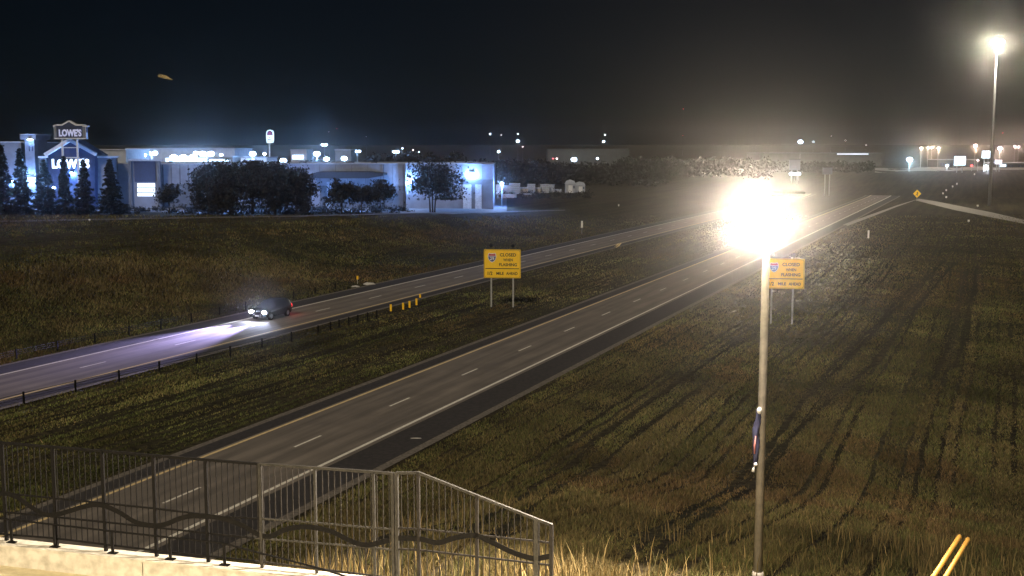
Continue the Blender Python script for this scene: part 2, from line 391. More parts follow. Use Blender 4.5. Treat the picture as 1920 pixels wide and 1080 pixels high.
def track_dist(X, Y):
    d = np.full(len(X), 1e9)
    for t in TRACKS:
        q = np.array([[gp(*p).x, gp(*p).y] for p in t])
        for a, b in zip(q[:-1], q[1:]):
            ab = b - a; u = np.clip(((X - a[0]) * ab[0] + (Y - a[1]) * ab[1]) / (ab @ ab), 0, 1)
            d = np.minimum(d, np.hypot(X - a[0] - u * ab[0], Y - a[1] - u * ab[1]))
    return d
PAL = np.array([[.070, .084, .026], [.106, .108, .034], [.136, .112, .046], [.168, .122, .054], [.094, .074, .038]])
def field(N):
    px = rng.uniform(-260, 2180, N); py = 404 + 720 * rng.uniform(0, 1, N) ** .85
    X, Y, Z = gpv(px, py); l, s = to_ls(X, Y); n = s - 24.1
    ok = (Y < 330) & (Y > 10)
    ok &= ~((l > -46.5 + 2.6 - .1) & (l < -38 + 4.15 + 2.6 + .7)) & ~((l > -68.42 - 7.2) & (l < -68.42 + 6.1))
    ok &= n > 1.0
    X, Y, l, s = X[ok], Y[ok], l[ok], s[ok]
    mowed = (l > -34) | ((l > -66) & (l < -42))
    lw = l + .5 * np.sin(s * .03) + .12 * np.sin(s * .11 + .2 * l) + .07 * patch(X, Y, 4, .9)
    fg = np.random.default_rng(31); FL = np.cumsum(fg.choice([.85, 1.1, 1.5, 2.3], 140, p=[.35, .3, .2, .15])) - 66; FW_ = fg.uniform(.08, .26, 140)
    fi = np.clip(np.searchsorted(FL, lw), 1, 139); fwf = np.where(l < -42, 1.7, .75); fdist = np.minimum(np.abs(lw - FL[fi - 1]) - FW_[fi - 1] * fwf, np.abs(lw - FL[fi]) - FW_[fi] * fwf); rtint = (np.where(l < -42, 1.18, 1.05) + fg.uniform(-.32, .32, 140)[fi] * np.where(l < -42, 1.1, .5)); rdry = fg.uniform(-.3, .9, 140)[fi]
    row = .8 + .45 * patch(X, Y, 5, .45) + .4 * patch(X, Y, 6, 1.6) - np.where(fdist < 0, 2.1, 0) * np.clip(.9 + .45 * patch(X, Y, 7, .12) - np.clip((l + 8) / 24, 0, .7), 0, 1)
    left = l < -75
    pt = .8 * patch(X, Y, 9, .06) + .5 * patch(X, Y, 10, .35) + .4 * patch(X, Y, 11, 1.3)
    keep = np.where(left, .8 + .35 * pt, .62 + .36 * row); keep = np.clip(keep, .07, 1)
    td = track_dist(X, Y) + rng.normal(0, .06, len(X)) + .08 * patch(X, Y, 12, .8); keep = np.where(td < .20, .03, keep)
    k = rng.uniform(0, 1, len(X)) < keep
    X, Y, row, pt, left, td, l, rtint, rdry = X[k], Y[k], row[k], pt[k], left[k], td[k], l[k], rtint[k], rdry[k]
    D = np.hypot(X, Y)
    h = np.clip(.11 + .055 * row + .035 * pt + rng.normal(0, .04, len(X)), .03, .5) + np.where(left, (.07 + .04 * pt) * np.clip((-l - 80) / 14, 0, 1), 0)
    h = np.clip(np.where(td < .6, h * .5, h) * (.8 + D / 420), .03, .6)
    w = .014 + .0007 * D * rng.uniform(.4, 1.6, len(X))
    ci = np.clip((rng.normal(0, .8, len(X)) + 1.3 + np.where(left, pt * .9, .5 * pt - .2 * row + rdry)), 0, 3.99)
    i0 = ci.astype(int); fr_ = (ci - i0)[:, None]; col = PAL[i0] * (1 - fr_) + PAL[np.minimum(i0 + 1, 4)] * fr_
    col *= rng.uniform(.4, 1.4, len(X))[:, None] * (1 + .28 * patch(X, Y, 14, .16) + .18 * patch(X, Y, 15, .5))[:, None].clip(.4, 1.7)
    col = np.where((patch(X, Y, 16, .09) + .5 * patch(X, Y, 17, .4) > .75)[:, None], col * np.array([1.0, .86, .9]), col) * np.where(left, 1, rtint)[:, None]
    col *= np.where(left, 1, 1 - .42 * np.clip((l - 2) / 40, 0, 1))[:, None]  # grass colour darkens to the right to stand for the weaker light there
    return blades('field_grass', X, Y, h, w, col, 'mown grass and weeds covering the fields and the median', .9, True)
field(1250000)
def bank(N, near=False):
    l = rng.uniform(-26, 40, N) if not near else rng.uniform(-16, 9, N); n = 46 * rng.uniform(.01, 1, N) ** 1.25 if not near else rng.uniform(.5, 7, N) ; X, Y = from_ls(l, n + 24.1)
    k = (np.abs(X) < Y * .5) & (rng.uniform(0, 1, N) < np.clip(.55 + .4 * patch(X, Y, 21, .5), .1, 1))
    k &= rng.uniform(0, 1, N) < np.clip((34 + 8 * patch(X, Y, 23, .25) + .35 * l - n) / 26, .03, 1)
    k &= (rng.uniform(0, 1, N) < np.clip((l + 6 + 5 * patch(X, Y, 25, .3)) / 22, .07, 1)) | (n < 4.5)
    k &= ~((l < -13) & (n < 10) & (rng.uniform(0, 1, N) < .3))
    X, Y, n, l = X[k], Y[k], n[k], l[k]; pt = patch(X, Y, 22, .7)
    fade = np.clip((44 + 8 * patch(X, Y, 23, .25) - n) / 30, .2, 1) * np.clip((l + 26) / 8, .3, 1)
    h = np.clip((.62 + .22 * pt + rng.normal(0, .16, len(X))) * fade, .1, 1.25)
    w = .014 + rng.uniform(0, .022, len(X))
    P2 = np.array([[.05, .05, .02], [.11, .085, .035], [.20, .145, .06], [.28, .20, .09]])
    ci = np.clip(1.35 + .55 * pt + rng.normal(0, .7, len(X)), 0, 2.99); i0 = ci.astype(int); f_ = (ci - i0)[:, None]
    col = (P2[i0] * (1 - f_) + P2[i0 + 1] * f_) * rng.uniform(.5, 1.2, len(X))[:, None]
    if near: h *= 1.15; col *= 1.5  # crest blades brightened, the street lamp's light put into their tint
    blades('dry_lit_crest_grass' if near else 'tall_bank_grass', X, Y, h, w, col, 'straw grass on the bank crest by the fence end, tinted brighter for the lamplight' if near else 'tall dry golden grass on the bank beside the bridge', .3)
bank(230000); bank(26000, True)

# ------------------------------------------------------------------ bridge edge: sidewalk, parapet, handrail, fence
ZP = 7.8
A = on_z(0, 1012, ZP); B = on_z(640, 1080, ZP)
fd = (B - A).normalized(); fn = Vector((-fd.y, fd.x, 0))            # along the bridge / away from the camera
if fn.y < 0: fn = -fn
brz = math.atan2(fd.y, fd.x)
def fpt(px, py, off=0.0): return on_plane(px, py, A + fn * off, fn)
def loc(p): d = p - A; return Vector((d.dot(fd), d.dot(fn), p.z - ZP))   # local frame: x along, y away, z from parapet top
deck = thing('bridge_sidewalk', 'pale concrete sidewalk on the bridge behind the parapet', 'sidewalk', A, brz); del deck['category']; del deck['label']; deck['kind'] = 'structure'
MB().box(-30, 16, -3.2, -.30, -.95, -.56).build('walk_slab', 'walk', deck)
MB().box(-30, 10.5, -.2, .35, -1.9, -.95).build('edge_beam', 'conc', deck)
par = thing('bridge_parapet', 'low cream concrete parapet under the black railing at the bottom left', 'parapet', A, brz)
for i in range(-4, 3):
    o = MB().box(i * 4.4 + .012, (i + 1) * 4.4 - .012, -.30, .14, -.95, -.06).build('parapet_segment', 'conc', par); bevel(o, .015)
MB().box(-17.6, 13.2, -.33, .17, -.06, 0).build('coping', 'conc', par)

fence = thing('bridge_fence', 'black picket fence with a wavy band along the bridge edge', 'fence', A, brz)
fence2 = thing('bridge_fence', 'lower picket fence with a sloping top rail right of the double posts', 'fence', A, brz)
TOP = [(-120, 822), (0, 830), (98, 838), (191, 845.5), (287, 854), (385, 862), (487, 870), (590, 877), (700, 885), (737, 888)]
MID = [(-120, 912), (0, 924), (141, 938), (287, 953), (419, 969), (487, 972), (590, 980), (700, 990), (737, 992)]
LOW = [(-120, 946), (0, 959), (101, 969), (197, 979), (292, 989), (478, 1009), (590, 1018), (700, 1027), (737, 1031)]
BOT = [(-120, 986), (0, 1001), (101, 1009), (290, 1032), (480, 1052), (737, 1084)]
TOP2 = [(742, 887), (785, 886.5), (1007, 974), (1036, 985)]
MID2 = [(742, 990), (784, 991.5), (1036, 1018)]
LOW2 = [(742, 1029), (784, 1031), (1036, 1060)]
BOT2 = [(742, 1085), (1036, 1122)]
def interp(poly, x):
    for a, b in zip(poly[:-1], poly[1:]):
        if x <= b[0]: return a[1] + (b[1] - a[1]) * (x - a[0]) / (b[0] - a[0])
    return poly[-1][1]
def rail(par_, poly, name, r, m_=M['bronze']):
    pts = [loc(fpt(*p)) for p in poly]; mb = MB()
    for a, b in zip(pts[:-1], pts[1:]): mb.bar(a, b, r, r)
    return mb.build(name, m_, par_)
for f_, polys in ((fence, (TOP, MID, LOW, BOT)), (fence2, (TOP2, MID2, LOW2, BOT2))):
    for q, nm, r_ in zip(polys, ('top_rail', 'rail', 'rail', 'rail'), (.06, .04, .04, .04)):
        if f_ is fence:
            i_ = [k for k, p in enumerate(q) if p[0] <= 490][-1]; rail(f_, q[:i_ + 1], nm, r_, M['black']); rail(f_, q[i_:], nm, r_, M['galv_and_lit'] if nm != 'rail' or q is not BOT else M['bronze'])  # right run in a paler metal whose tone carries the street lamp's light
        else: rail(f_, q, nm, r_, M['galv_and_lit'] if q is TOP2 else M['bronze'])
def vert(par_, name, x, top, bot, w, m, ext=0.0):
    a, b = loc(fpt(x, interp(top, x))), loc(fpt(x, interp(bot, x)))
    b.x = a.x; return MB().box(a.x - w / 2, a.x + w / 2, -w / 2, w / 2, b.z - ext, a.z + .02).build(name, m, par_)
for x in (3, 98, 191, 287, 385, 487, 590, 700): vert(fence, 'post', x, TOP, BOT, .075 if x < 490 else .06, M['black'] if x < 400 else M['galv_and_lit'], .2)
vert(fence, 'end_post', 736, TOP, BOT, .075, M['galv_and_lit'], .4)
vert(fence2, 'end_post', 743.5, TOP2, BOT2, .075, M['galv_and_lit'], .4)
for x in (784, 894): vert(fence2, 'post', x, TOP2, BOT2, .07, M['bronze'], .4)
vert(fence2, 'post', 1006, TOP2, BOT2, .10, M['galv_and_lit'], .4); vert(fence2, 'post', 1034, TOP2, BOT2, .08, M['bronze'], .4)
x = -40.0
posts = (3, 98, 191, 287, 385, 487, 590, 700, 736)
while x < 732:
    if min(abs(x - p) for p in posts) > 5: vert(fence, 'picket', x, TOP, BOT, .020, M['black'] if x < 480 else M['bronze'])  # right pickets a lighter tone than the left, for the lamplight on them
    x += 10.3 + x * .0016
x = 752.0
while x < 1030:
    if min(abs(x - p) for p in (784, 894, 1006, 1034)) > 5: vert(fence2, 'picket', x, TOP2, BOT2, .018, M['bronze'])
    x += 11.8
def wave(par_, pts):
    P = [loc(fpt(*p)) for p in pts]
    Q = []
    for i in range(len(P) - 1):                                     # smooth through the points
        p0, p1, p2, p3 = P[max(i - 1, 0)], P[i], P[i + 1], P[min(i + 2, len(P) - 1)]
        for k in range(6):
            t = k / 6; Q.append(.5 * ((2 * p1) + (p2 - p0) * t + (2 * p0 - 5 * p1 + 4 * p2 - p3) * t * t + (3 * p1 - p0 - 3 * p2 + p3) * t ** 3))
    Q.append(P[-1]); mb = MB(); n = len(Q); vs = []
    for i, q in enumerate(Q):
        d = (Q[min(i + 1, n - 1)] - Q[max(i - 1, 0)]).normalized(); u = Vector((-d.z, 0, d.x))
        for y in (-.035, -.026):
            for sgn in (1, -1): vs.append(q + u * .062 * sgn + Vector((0, y, 0)))
    fs = []
    for i in range(n - 1):
        a, b = 4 * i, 4 * i + 4
        fs += [(a, a + 1, b + 1, b), (a + 2, b + 2, b + 3, a + 3), (a, b, b + 2, a + 2), (a + 1, a + 3, b + 3, b + 1)]
    mb.add(vs, fs); return mb.build('wavy_band', M['black'], par_)
wave(fence, [(-60, 938), (0, 925), (30, 930), (60, 950), (86, 964), (112, 963), (149, 952), (175, 946), (197, 948), (225, 960), (253, 977), (281, 984), (309, 983), (337, 972), (360, 967), (394, 968), (420, 972), (455, 984), (487, 1002), (510, 1004), (537, 992), (575, 987), (620, 995), (660, 1014), (690, 1021), (730, 1012)])
wave(fence2, [(746, 1008), (790, 1010), (821, 1017), (853, 1008), (890, 1003), (925, 1017), (960, 1034), (1000, 1046), (1032, 1042)])
hr = thing('bridge_handrail', 'dark pipe handrail on short brackets in front of the bridge fence', 'handrail', A, brz)
HP = [(-120, 958), (0, 972), (104, 984), (210, 996), (300, 1006), (416, 1018), (440, 1024), (480, 1035), (540, 1050), (600, 1066), (660, 1084)]
MB().tube([loc(fpt(x_, y_, -.10)) for x_, y_ in HP], .026, 8).build('rail', 'black', hr, True)
for x_ in (-100, 20, 101, 210, 318, 420):
    a = loc(fpt(x_, interp(HP, x_), -.10))
    o = MB().box(a.x - .03, a.x + .03, a.y - .025, a.y + .025, 0, a.z).build('bracket', 'black', hr)
    MB().box(a.x - .12, a.x + .12, a.y - .07, a.y + .07, 0.001, .025).build('base_plate', 'black', o)

# ------------------------------------------------------------------ street lamps
def street_lamp(base, top_z, label, power, aim, glow, headlen=1.1):
    h = top_z - base.z
    t = thing('street_lamp', label, 'street lamp', base, 0)
    MB().tube([(0, 0, .25), (0, 0, h)], [.125, .095], 14).build('pole', 'polep', t, True)
    b = MB().box(-.2, .2, -.2, .2, 0, .06).build('base_plate', 'steel', t)
    MB().tube([(0, 0, .06), (0, 0, .3)], [.17, .15], 14).build('base_cover', 'polep', b, True)
    MB().tube([(0, 0, h - .05), (-.12, -.02, h + .22), (-.35, -.05, h + .35)], [.06, .05, .045], 8).build('arm', 'polep', t, True)
    hd = MB().prism([(x_ - .30, z_ + h + .40) for x_, z_ in [(-.30, .02), (-.26, .16), (.30, .22), (1.22, .22), (1.26, .26), (1.22, .30), (.2, .32), (-.2, .28)]], -.22, .20).build('lamp_head', 'galv_and_lit', t); bevel(hd, .02)
    MB().ball((-.34, -.04, h + .12), .60, .55, .58, 24, 14).build('glare_globe', 'lensw_and_glare', t, True)  # globe made oversized so its shape takes in the lamp's glare
    return t
LB = Vector((0, 0, 0)); q = at(1421, 1080, 31.0); LB = Vector((q.x, 31.0, gz(q.x, 31.0)))
ltop = at(1437, 408, 31.0)
sl = street_lamp(LB, ltop.z, 'tall street lamp with a glaring white light and a furled banner on its pole', 0, None, None)
lamp('street_light', 'SPOT', (-.34, -.80, ltop.z - LB.z + .08), 64000, (1, .85, .68), sl, .25, (-.30, -.92, -.30), 168, .35)
LB2 = Vector((-8.5, 9.0, 7.2))
sl2 = street_lamp(LB2, 17.0, 'street lamp on the bridge beyond the left edge of the view', 0, None, None)
lamp('street_light', 'SPOT', (-.3, .75, 9.9), 21000, (1, .78, .46), sl2, .35, (-.05, .75, -.66), 150, .6)
# furled banner tied along the pole
bn = thing('furled_banner', 'navy banner furled and tied against the lamp pole, white at both ends', 'banner', (LB.x, LB.y, 0))
def pz(py): return at(1422, py, 31.0).z
zs = [pz(y_) for y_ in range(765, 884, 4)]; mb = MB(); vs = []; fs = []; K = 10
for i, z_ in enumerate(zs):
    t_ = i / (len(zs) - 1); r_ = .035 + .055 * math.sin(PI * min(1, t_ * 1.1)) ** .6
    for k in range(K):
        a_ = 2 * PI * k / K + t_ * 3; rr_ = r_ * (1 + .3 * math.sin(3 * a_ + t_ * 17))
        vs.append((-.135 - .05 * t_ + .02 * math.sin(t_ * 11) + rr_ * math.cos(a_), -.09 + rr_ * .8 * math.sin(a_), z_))
for i in range(len(zs) - 1):
    for k in range(K): a_, b_ = i * K + k, i * K + (k + 1) % K; fs.append((a_, a_ + K, b_ + K, b_))
mb.add(vs, fs).build('cloth', 'flagn', bn, True)
MB().ball((-.10, -.12, pz(768)), .07, .06, .10).build('tie', 'white', bn, True)
MB().ball((-.17, -.14, pz(868)), .055, .06, .05).build('tie', 'white', bn, True)
MB().tube([(-.155, -.11, pz(866)), (-.21, -.12, pz(876)), (-.23, -.12, pz(882))], [.02, .03, .045], 8).build('loose_end', 'white', bn, True)
MB().tube([(-.19, -.17, pz(815)), (-.215, -.165, pz(833)), (-.21, -.16, pz(848))], [.015, .028, .02], 6).build('fold', 'flagr', bn, True)

# high mast light beside the ramp
b_ = gp(1855, 386); tp = at(1867, 78, b_.y)
hm = thing('high_mast_light', 'very tall thin mast with a ring of bright lamps beside the ramp', 'mast light', b_)
H_ = tp.z - b_.z
MB().tube([(0, 0, 0), (0, 0, H_ * .5), (0, 0, H_)], [.55, .42, .26], 12).build('mast', 'steel', hm, True)
MB().tube([(1.0 * math.cos(k * PI / 8), 1.0 * math.sin(k * PI / 8), H_) for k in range(17)], .08, 6).build('ring', 'steel', hm)
for k in range(6):
    a_ = k * PI / 3 + .3
    o = MB().ball((1.25 * math.cos(a_), 1.25 * math.sin(a_), H_ - .1), .85, .85, .75, 12, 8).build('lamp_head', 'lensm', hm, True)
lamp('mast_light', 'POINT', (0, 0, H_ - 1.0), 115000, (1, .90, .74), hm, 1.2)

# ------------------------------------------------------------------ signs
def rrect(w, h, r, n=5):
    out = []
    for cx, cz, a0 in ((w / 2 - r, h / 2 - r, 0), (-w / 2 + r, h / 2 - r, 90), (-w / 2 + r, -h / 2 + r, 180), (w / 2 - r, -h / 2 + r, 270)):
        for k in range(n + 1): a_ = R(a0 + 90 * k / n); out.append((cx + r * math.cos(a_), cz + r * math.sin(a_)))
    return out
def closure_sign(pl, pr, ptl, pbr, label, rz):
    base = gp(*pl); base2 = gp(*pr); Y = base.y
    c0 = at(ptl[0], ptl[1], Y); c1 = at(pbr[0], pbr[1], Y); w = (c1.x - c0.x) / math.cos(rz); h = c0.z - c1.z
    t = thing('closure_sign', label, 'road sign', ((c0.x + c1.x) / 2, Y, base.z), rz, 'yellow interstate closure signs')
    zc = (c0.z + c1.z) / 2 - base.z
    def at_z(o): o.location.z = zc; return o
    at_z(MB().prism([(x_, z_) for x_, z_ in rrect(w, h, .06)], -.02, .02).build('back_plate', 'yedge', t))
    pn = at_z(MB().prism(rrect(w - .06, h - .06, .34), -.032, -.021).build('yellow_panel', 'ysheet', t))
    for u in (-.5, -.38): pass
    yl = -.04
    def ink(mb, name, m): o = mb.build(name, m, pn); return o
    def fr(u, v): return (u - .5) * w, (.5 - v) * h
    mb = MB()
    for a, b in ((rrect(w - .14, h - .14, .28), rrect(w - .20, h - .20, .25)),):
        n = len(a); mb.add([(x_, yl, z_) for x_, z_ in a] + [(x_, yl, z_) for x_, z_ in b], [(i, (i + 1) % n, (i + 1) % n + n, i + n) for i in range(n)])
    ink(mb, 'border', 'ink')
    x0, z0 = fr(.045, .655); x1, z1 = fr(.955, .68); ink(MB().box(x0, x1, yl - .004, yl + .004, z1, z0), 'divider', 'ink')
    def word(s_, u, v, width, height):
        me = text_mesh(s_, 1.0, .025, .004); vsx = [vv.co.x for vv in me.vertices]; vsz = [vv.co.z for vv in me.vertices]
        mx, mz = (max(vsx) + min(vsx)) / 2, (max(vsz) + min(vsz)) / 2
        me.transform(Matrix.Translation((-mx, 0, -mz))); me.transform(Matrix.Diagonal((width * w / (max(vsx) - min(vsx)), 1, height * h / (max(vsz) - min(vsz)), 1)))
        o = link('lettering', me, pn, M['ink']); x_, z_ = fr(u, v); o.location = (x_, yl, z_)
    word('CLOSED', .655, .19, .44, .115); word('WHEN', .655, .365, .26, .095); word('FLASHING', .655, .53, .48, .105)
    word('1/2', .17, .835, .13, .125); word('MILE', .44, .835, .20, .10); word('AHEAD', .76, .835, .31, .10)
    sx, sz = fr(.225, .29); sw, sh = .215 * w, .31 * h
    prof = [(-.46, .36), (-.36, .5), (-.12, .44), (0, .46), (.12, .44), (.36, .5), (.46, .36), (.5, .1), (.42, -.18), (.22, -.4), (0, -.5), (-.22, -.4), (-.42, -.18), (-.5, .1)]
    def sc(p_, k, dz=0): return [(sx + x_ * sw * k, sz + (z_ + dz) * sh * k) for x_, z_ in p_]
    sh_ = ink(MB().prism(sc(prof, 1.08), -.048, -.038), 'route_shield', 'shwhite')
    MB().prism(sc([(-.45, .2), (-.42, .36), (-.34, .46), (-.12, .40), (0, .42), (.12, .40), (.34, .46), (.42, .36), (.45, .2)], 1), -.054, -.049).build('shield_top', 'shred', sh_)
    MB().prism(sc([(-.46, .14), (.46, .14), (.47, .08), (.39, -.18), (.2, -.38), (0, -.46), (-.2, -.38), (-.39, -.18), (-.47, .08)], 1), -.054, -.049).build('shield_field', 'shblue', sh_)
    me = text_mesh('29', .36 * sh * 1.25, .012, .004); o = link('route_number', me, sh_, M['shwhite']); o.location = (sx, -.06, sz - .12 * sh); o.scale = (1.15, 1, 1)
    for p_ in (base, base2):
        lx = (p_.x - (c0.x + c1.x) / 2) / math.cos(rz)
        MB().box(lx - .09, lx + .09, .05, .16, -.3, zc + h * .49).build('post', 'steel', t)
        bx = MB().tube([(lx, -.02, zc + h / 2 + .08), (lx, -.02, zc + h / 2 + .42)], .05, 6).build('beacon_bracket', 'black', t)
        MB().tube([(lx, -.16, zc + h / 2 + .42), (lx, .06, zc + h / 2 + .42)], .19, 12).build('beacon', 'black', bx)
    return t
closure_sign((921, 576), (962, 577.5), (907, 467.5), (976.5, 521.5), 'yellow closure sign on two posts in the grass median', R(-6))
closure_sign((1446, 608), (1491, 612), (1436, 485), (1506.5, 541.5), 'yellow closure sign partly hidden behind the glaring street lamp pole', R(-8))
# merge warning sign by the ramp nose
p_ = gp(1719, 377); Y = p_.y; c_ = at(1719, 363.2, Y); r_ = abs(at(1719, 355.5, Y).z - c_.z)
ms = thing('warning_sign', 'small yellow diamond warning sign where the ramp joins', 'road sign', p_)
zc = c_.z - p_.z
MB().box(-.08, .08, .03, .12, 0, zc).build('post', 'steel', ms)
dm = MB().prism([(0, zc + r_), (r_, zc), (0, zc - r_), (-r_, zc)], -.02, .02).build('yellow_panel', 'ysheet', ms)
k_ = r_ * .1
MB().prism([(x_ * r_, zc + z_ * r_) for x_, z_ in ((-.02, -.5), (.16, -.5), (.16, .1), (.34, .1), (.07, .52), (-.2, .1), (-.02, .1))], -.04, -.03).build('arrow', 'ink', dm)
MB().prism([(x_ * r_, zc + z_ * r_) for x_, z_ in ((-.42, -.4), (-.26, -.46), (-.04, -.16), (-.04, .02))], -.04, -.03).build('arrow_branch', 'ink', dm)
# small white diamond sign at the store corner
p_ = gp(615.5, 397); Y = p_.y; c_ = at(615.5, 382.5, Y); r_ = .75
ds = thing('diamond_sign', 'small pale diamond sign on a thin post below the store canopy', 'road sign', p_)
MB().box(-.06, .06, .03, .1, 0, c_.z - p_.z).build('post', 'steel', ds)
MB().prism([(0, c_.z - p_.z + r_ * 1.3), (r_, c_.z - p_.z), (0, c_.z - p_.z - r_ * 1.3), (-r_, c_.z - p_.z)], -.02, .02).build('panel', 'shwhite', ds)

# ------------------------------------------------------------------ barriers along the far carriageway
def barrier(pts, label, cols, name='cable_barrier'):
    t = thing(name, label, 'road barrier'); P = [gp(*p) for p in pts]
    pm = MB().box(-.055, .055, -.05, .05, -.1, .95).mesh('post')
    cm = MB().box(-.07, .07, -.05, .05, .30, .86).mesh('post_sleeve')
    for i, p in enumerate(P):
        o = link('post', pm, t, M['black']); o.location = p; o.rotation_euler = (0, 0, -TH)
        if cols and i in cols:
            s_ = link('reflective_sleeve', cm, o, M[cols[i]])
    for z_ in (.5, .68, .86):
        mb = MB()
        for a, b in zip(P[:-1], P[1:]): mb.bar(a + Vector((0, 0, z_)), b + Vector((0, 0, z_)), .03, .03)
        mb.build('cable', 'bronze', t)
barrier([(-130, 712.5), (-48, 693), (31, 675.5), (108, 658.5), (178, 643.5), (242, 629.5), (302, 616), (359, 603.5), (412, 591.5), (461, 581), (507, 571), (551, 561), (591, 552), (629, 544)],
        'post and cable barrier along the outer shoulder beyond the oncoming car', None)
barrier([(-60, 786), (45, 759), (142, 736), (223.5, 716.5), (299, 699), (369, 683), (432, 669), (491.5, 654), (546.7, 641), (596.7, 628), (620, 621), (636, 616.5), (654, 611.5), (671, 607), (689, 602.5), (706.7, 598)],
        'post and cable barrier in the median beside the oncoming lanes', None)
for i, (x_, y_) in enumerate(((733, 587), (756, 584), (768, 580.5), (781, 575.5), (787.8, 566))):
    t = thing('marker_post', ['short amber reflective post at the end of the median barrier, nearest the barrier', 'amber reflective post, second from the median barrier end', 'amber reflective post, third from the median barrier end',
                              'amber reflective post, fourth from the median barrier end', 'amber reflective post standing highest at the lane edge, beyond the other four'][i], 'marker post', gp(x_, y_), 0, 'amber posts at the barrier end')
    MB().box(-.03, .03, -.02, .02, 0, .95).build('post', 'bronze', t)
    MB().box(-.11, .11, -.05, -.025, .22 if i < 4 else .5, .98 if i < 4 else .92).build('reflector', 'yref', t)
def delineator(px, py, hpx, label, m='refl', plate=.5, w=.16):
    p = gp(px, py); k = hpx * p.y / F
    t = thing('delineator_post', label, 'marker post', p, 0, 'roadside delineators')
    MB().box(-.035, .035, -.015, .02, -.05, k).build('post', 'steel', t)
    MB().box(-w / 2, w / 2, -.04, -.018, k * (1 - plate), k).build('reflector', m, t)
delineator(1091, 440, 26, 'white marker post beyond the far carriageway, right of the yellow median sign', 'refl', .5, .42)
delineator(1628, 449, 17, 'white marker post in the field right of the glaring street lamp', 'refl', .85, .36)
delineator(670.5, 533, 16, 'amber marker post beyond the far carriageway behind the oncoming car', 'yref', .42, .25)
delineator(1816, 418, 6, 'tiny white marker post in the dark field below the ramp', 'refl', .6, .5)
delineator(1160, 388, 5, 'tiny white marker post near the far carriageway at the edge of the lamp glare', 'refl', .7, .4)
delineator(168, 415.5, 5, 'tiny white marker post beside the frontage road below the spruces', 'refl', .6, .35)
for i, (x_, y_) in enumerate(((1833, 389), (1774, 373), (1768, 366), (1774, 360), (1786, 353), (1794, 348), (1827, 330))):
    delineator(x_, y_, 5, 'tiny marker post behind the ramp, ' + ('nearest the foot of the tall mast', 'lowest of the rising line', 'second up the rising line', 'third up the rising line', 'fourth up the rising line', 'fifth up the rising line', 'highest and farthest of the rising line')[i], 'refl', .6, .6)
# culvert ends beside the shoulder, scrap on the asphalt
def stone(px, py, sx, sy, sz, label, name='culvert_end', cat='culvert'):
    p = gp(px, py); b = bmesh.new(); bmesh.ops.create_icosphere(b, subdivisions=2, radius=1)
    for v in b.verts: v.co = Vector((v.co.x * sx, v.co.y * sy, v.co.z * sz)) * random.uniform(.8, 1.15)
    me = bpy.data.meshes.new(name); b.to_mesh(me); b.free(); o = link(name, me, None, M['rock']); o.location = p + Vector((0, 0, sz * .4)); return tag(o, label, cat)
stone(692, 534, .9, .5, .25, 'pale flat stone beside the outer shoulder, the brighter of two')
stone(667, 538.5, .6, .4, .18, 'pale flat stone beside the outer shoulder, the smaller of two')
stone(781, 823, .40, .14, .06, 'pale scrap lying on the dark right shoulder', 'road_scrap', 'litter')
# two leaning yellow tubes in the grass
for i, (a, b) in enumerate((((1738, 1100), (1799, 1006)), ((1762, 1100), (1815, 1011)))):
    Y0 = 29.0; p0 = at(a[0], a[1], Y0); p1 = at(b[0], b[1], Y0 + .7); p0 = p0 + (p0 - p1) * .9
    gzv = gz(p0.x, p0.y)
    o = MB().tube([p0, p1, p1 + (p1 - p0).normalized() * .05], [.062, .062, .03], 10).build('guy_wire_guard', 'ytube', None, True)
    tag(o, ['leaning yellow plastic tube in the bank grass, the left of a pair', 'leaning yellow plastic tube in the bank grass, the right of a pair'][i], 'tube', 'leaning yellow tubes')
# moths in the air
def moth(px, py, Y, span, label, tilt):
    p = at(px, py, Y); t = thing('moth', label, 'moth', p)
    t.rotation_euler = (R(25), tilt, .2)
    MB().ball((0, 0, 0), span * .46, span * .07, span * .06, 10, 6).build('body', 'moth', t, True)
    for s_ in (-1, 1):
        MB().prism([(-.05 * span, 0), (-.3 * span, .06 * span * (1.2 + s_ * .3)), (-.46 * span, .10 * span), (0, .12 * span), (.22 * span, .06 * span), (.1 * span, 0)], s_ * .01, s_ * .01 + .003).build('wing', 'moth', t)
moth(310, 146, 9.0, .12, 'orange lit moth flying in the dark sky above the store', R(14))
moth(1160, 460, 9.0, .07, 'pale moth flying left of the glaring street lamp', R(-40))

# ------------------------------------------------------------------ oncoming car
def loft(secs):
    mb = MB(); n = len(secs[0]); vs = [v for s_ in secs for v in s_]; fs = []
    for i in range(len(secs) - 1):
        for k in range(n): a, b = i * n + k, i * n + (k + 1) % n; fs.append((a, a + n, b + n, b))
    fs.append(tuple(range(n))); fs.append(tuple(range((len(secs) - 1) * n, len(secs) * n))); mb.add(vs, fs); return mb
def sect(y, hw, z0, z1, r=.12, tuck=.06):
    return [(-hw + tuck, y, z0), (hw - tuck, y, z0), (hw, y, z0 + .25), (hw, y, z1 - r), (hw - r, y, z1), (-hw + r, y, z1), (-hw, y, z1 - r), (-hw, y, z0 + .25)]
cb = gp(509, 596.5)
car = thing('suv', 'dark sport utility vehicle with bright headlights on the far carriageway', 'car', (cb.x, cb.y, .075), -TH)   # front faces -Y
car.scale = (1.1, 1.1, 1.1)
body = loft([sect(-2.32, .72, .42, .82), sect(-2.22, .86, .34, .96), sect(-1.9, .94, .30, 1.04), sect(-1.1, .96, .28, 1.12), sect(-.2, .965, .28, 1.14), sect(1.2, .965, .28, 1.16), sect(2.1, .94, .32, 1.16), sect(2.34, .86, .42, 1.10)]).build('body', 'paint', car, True); bevel(body, .03, 2)
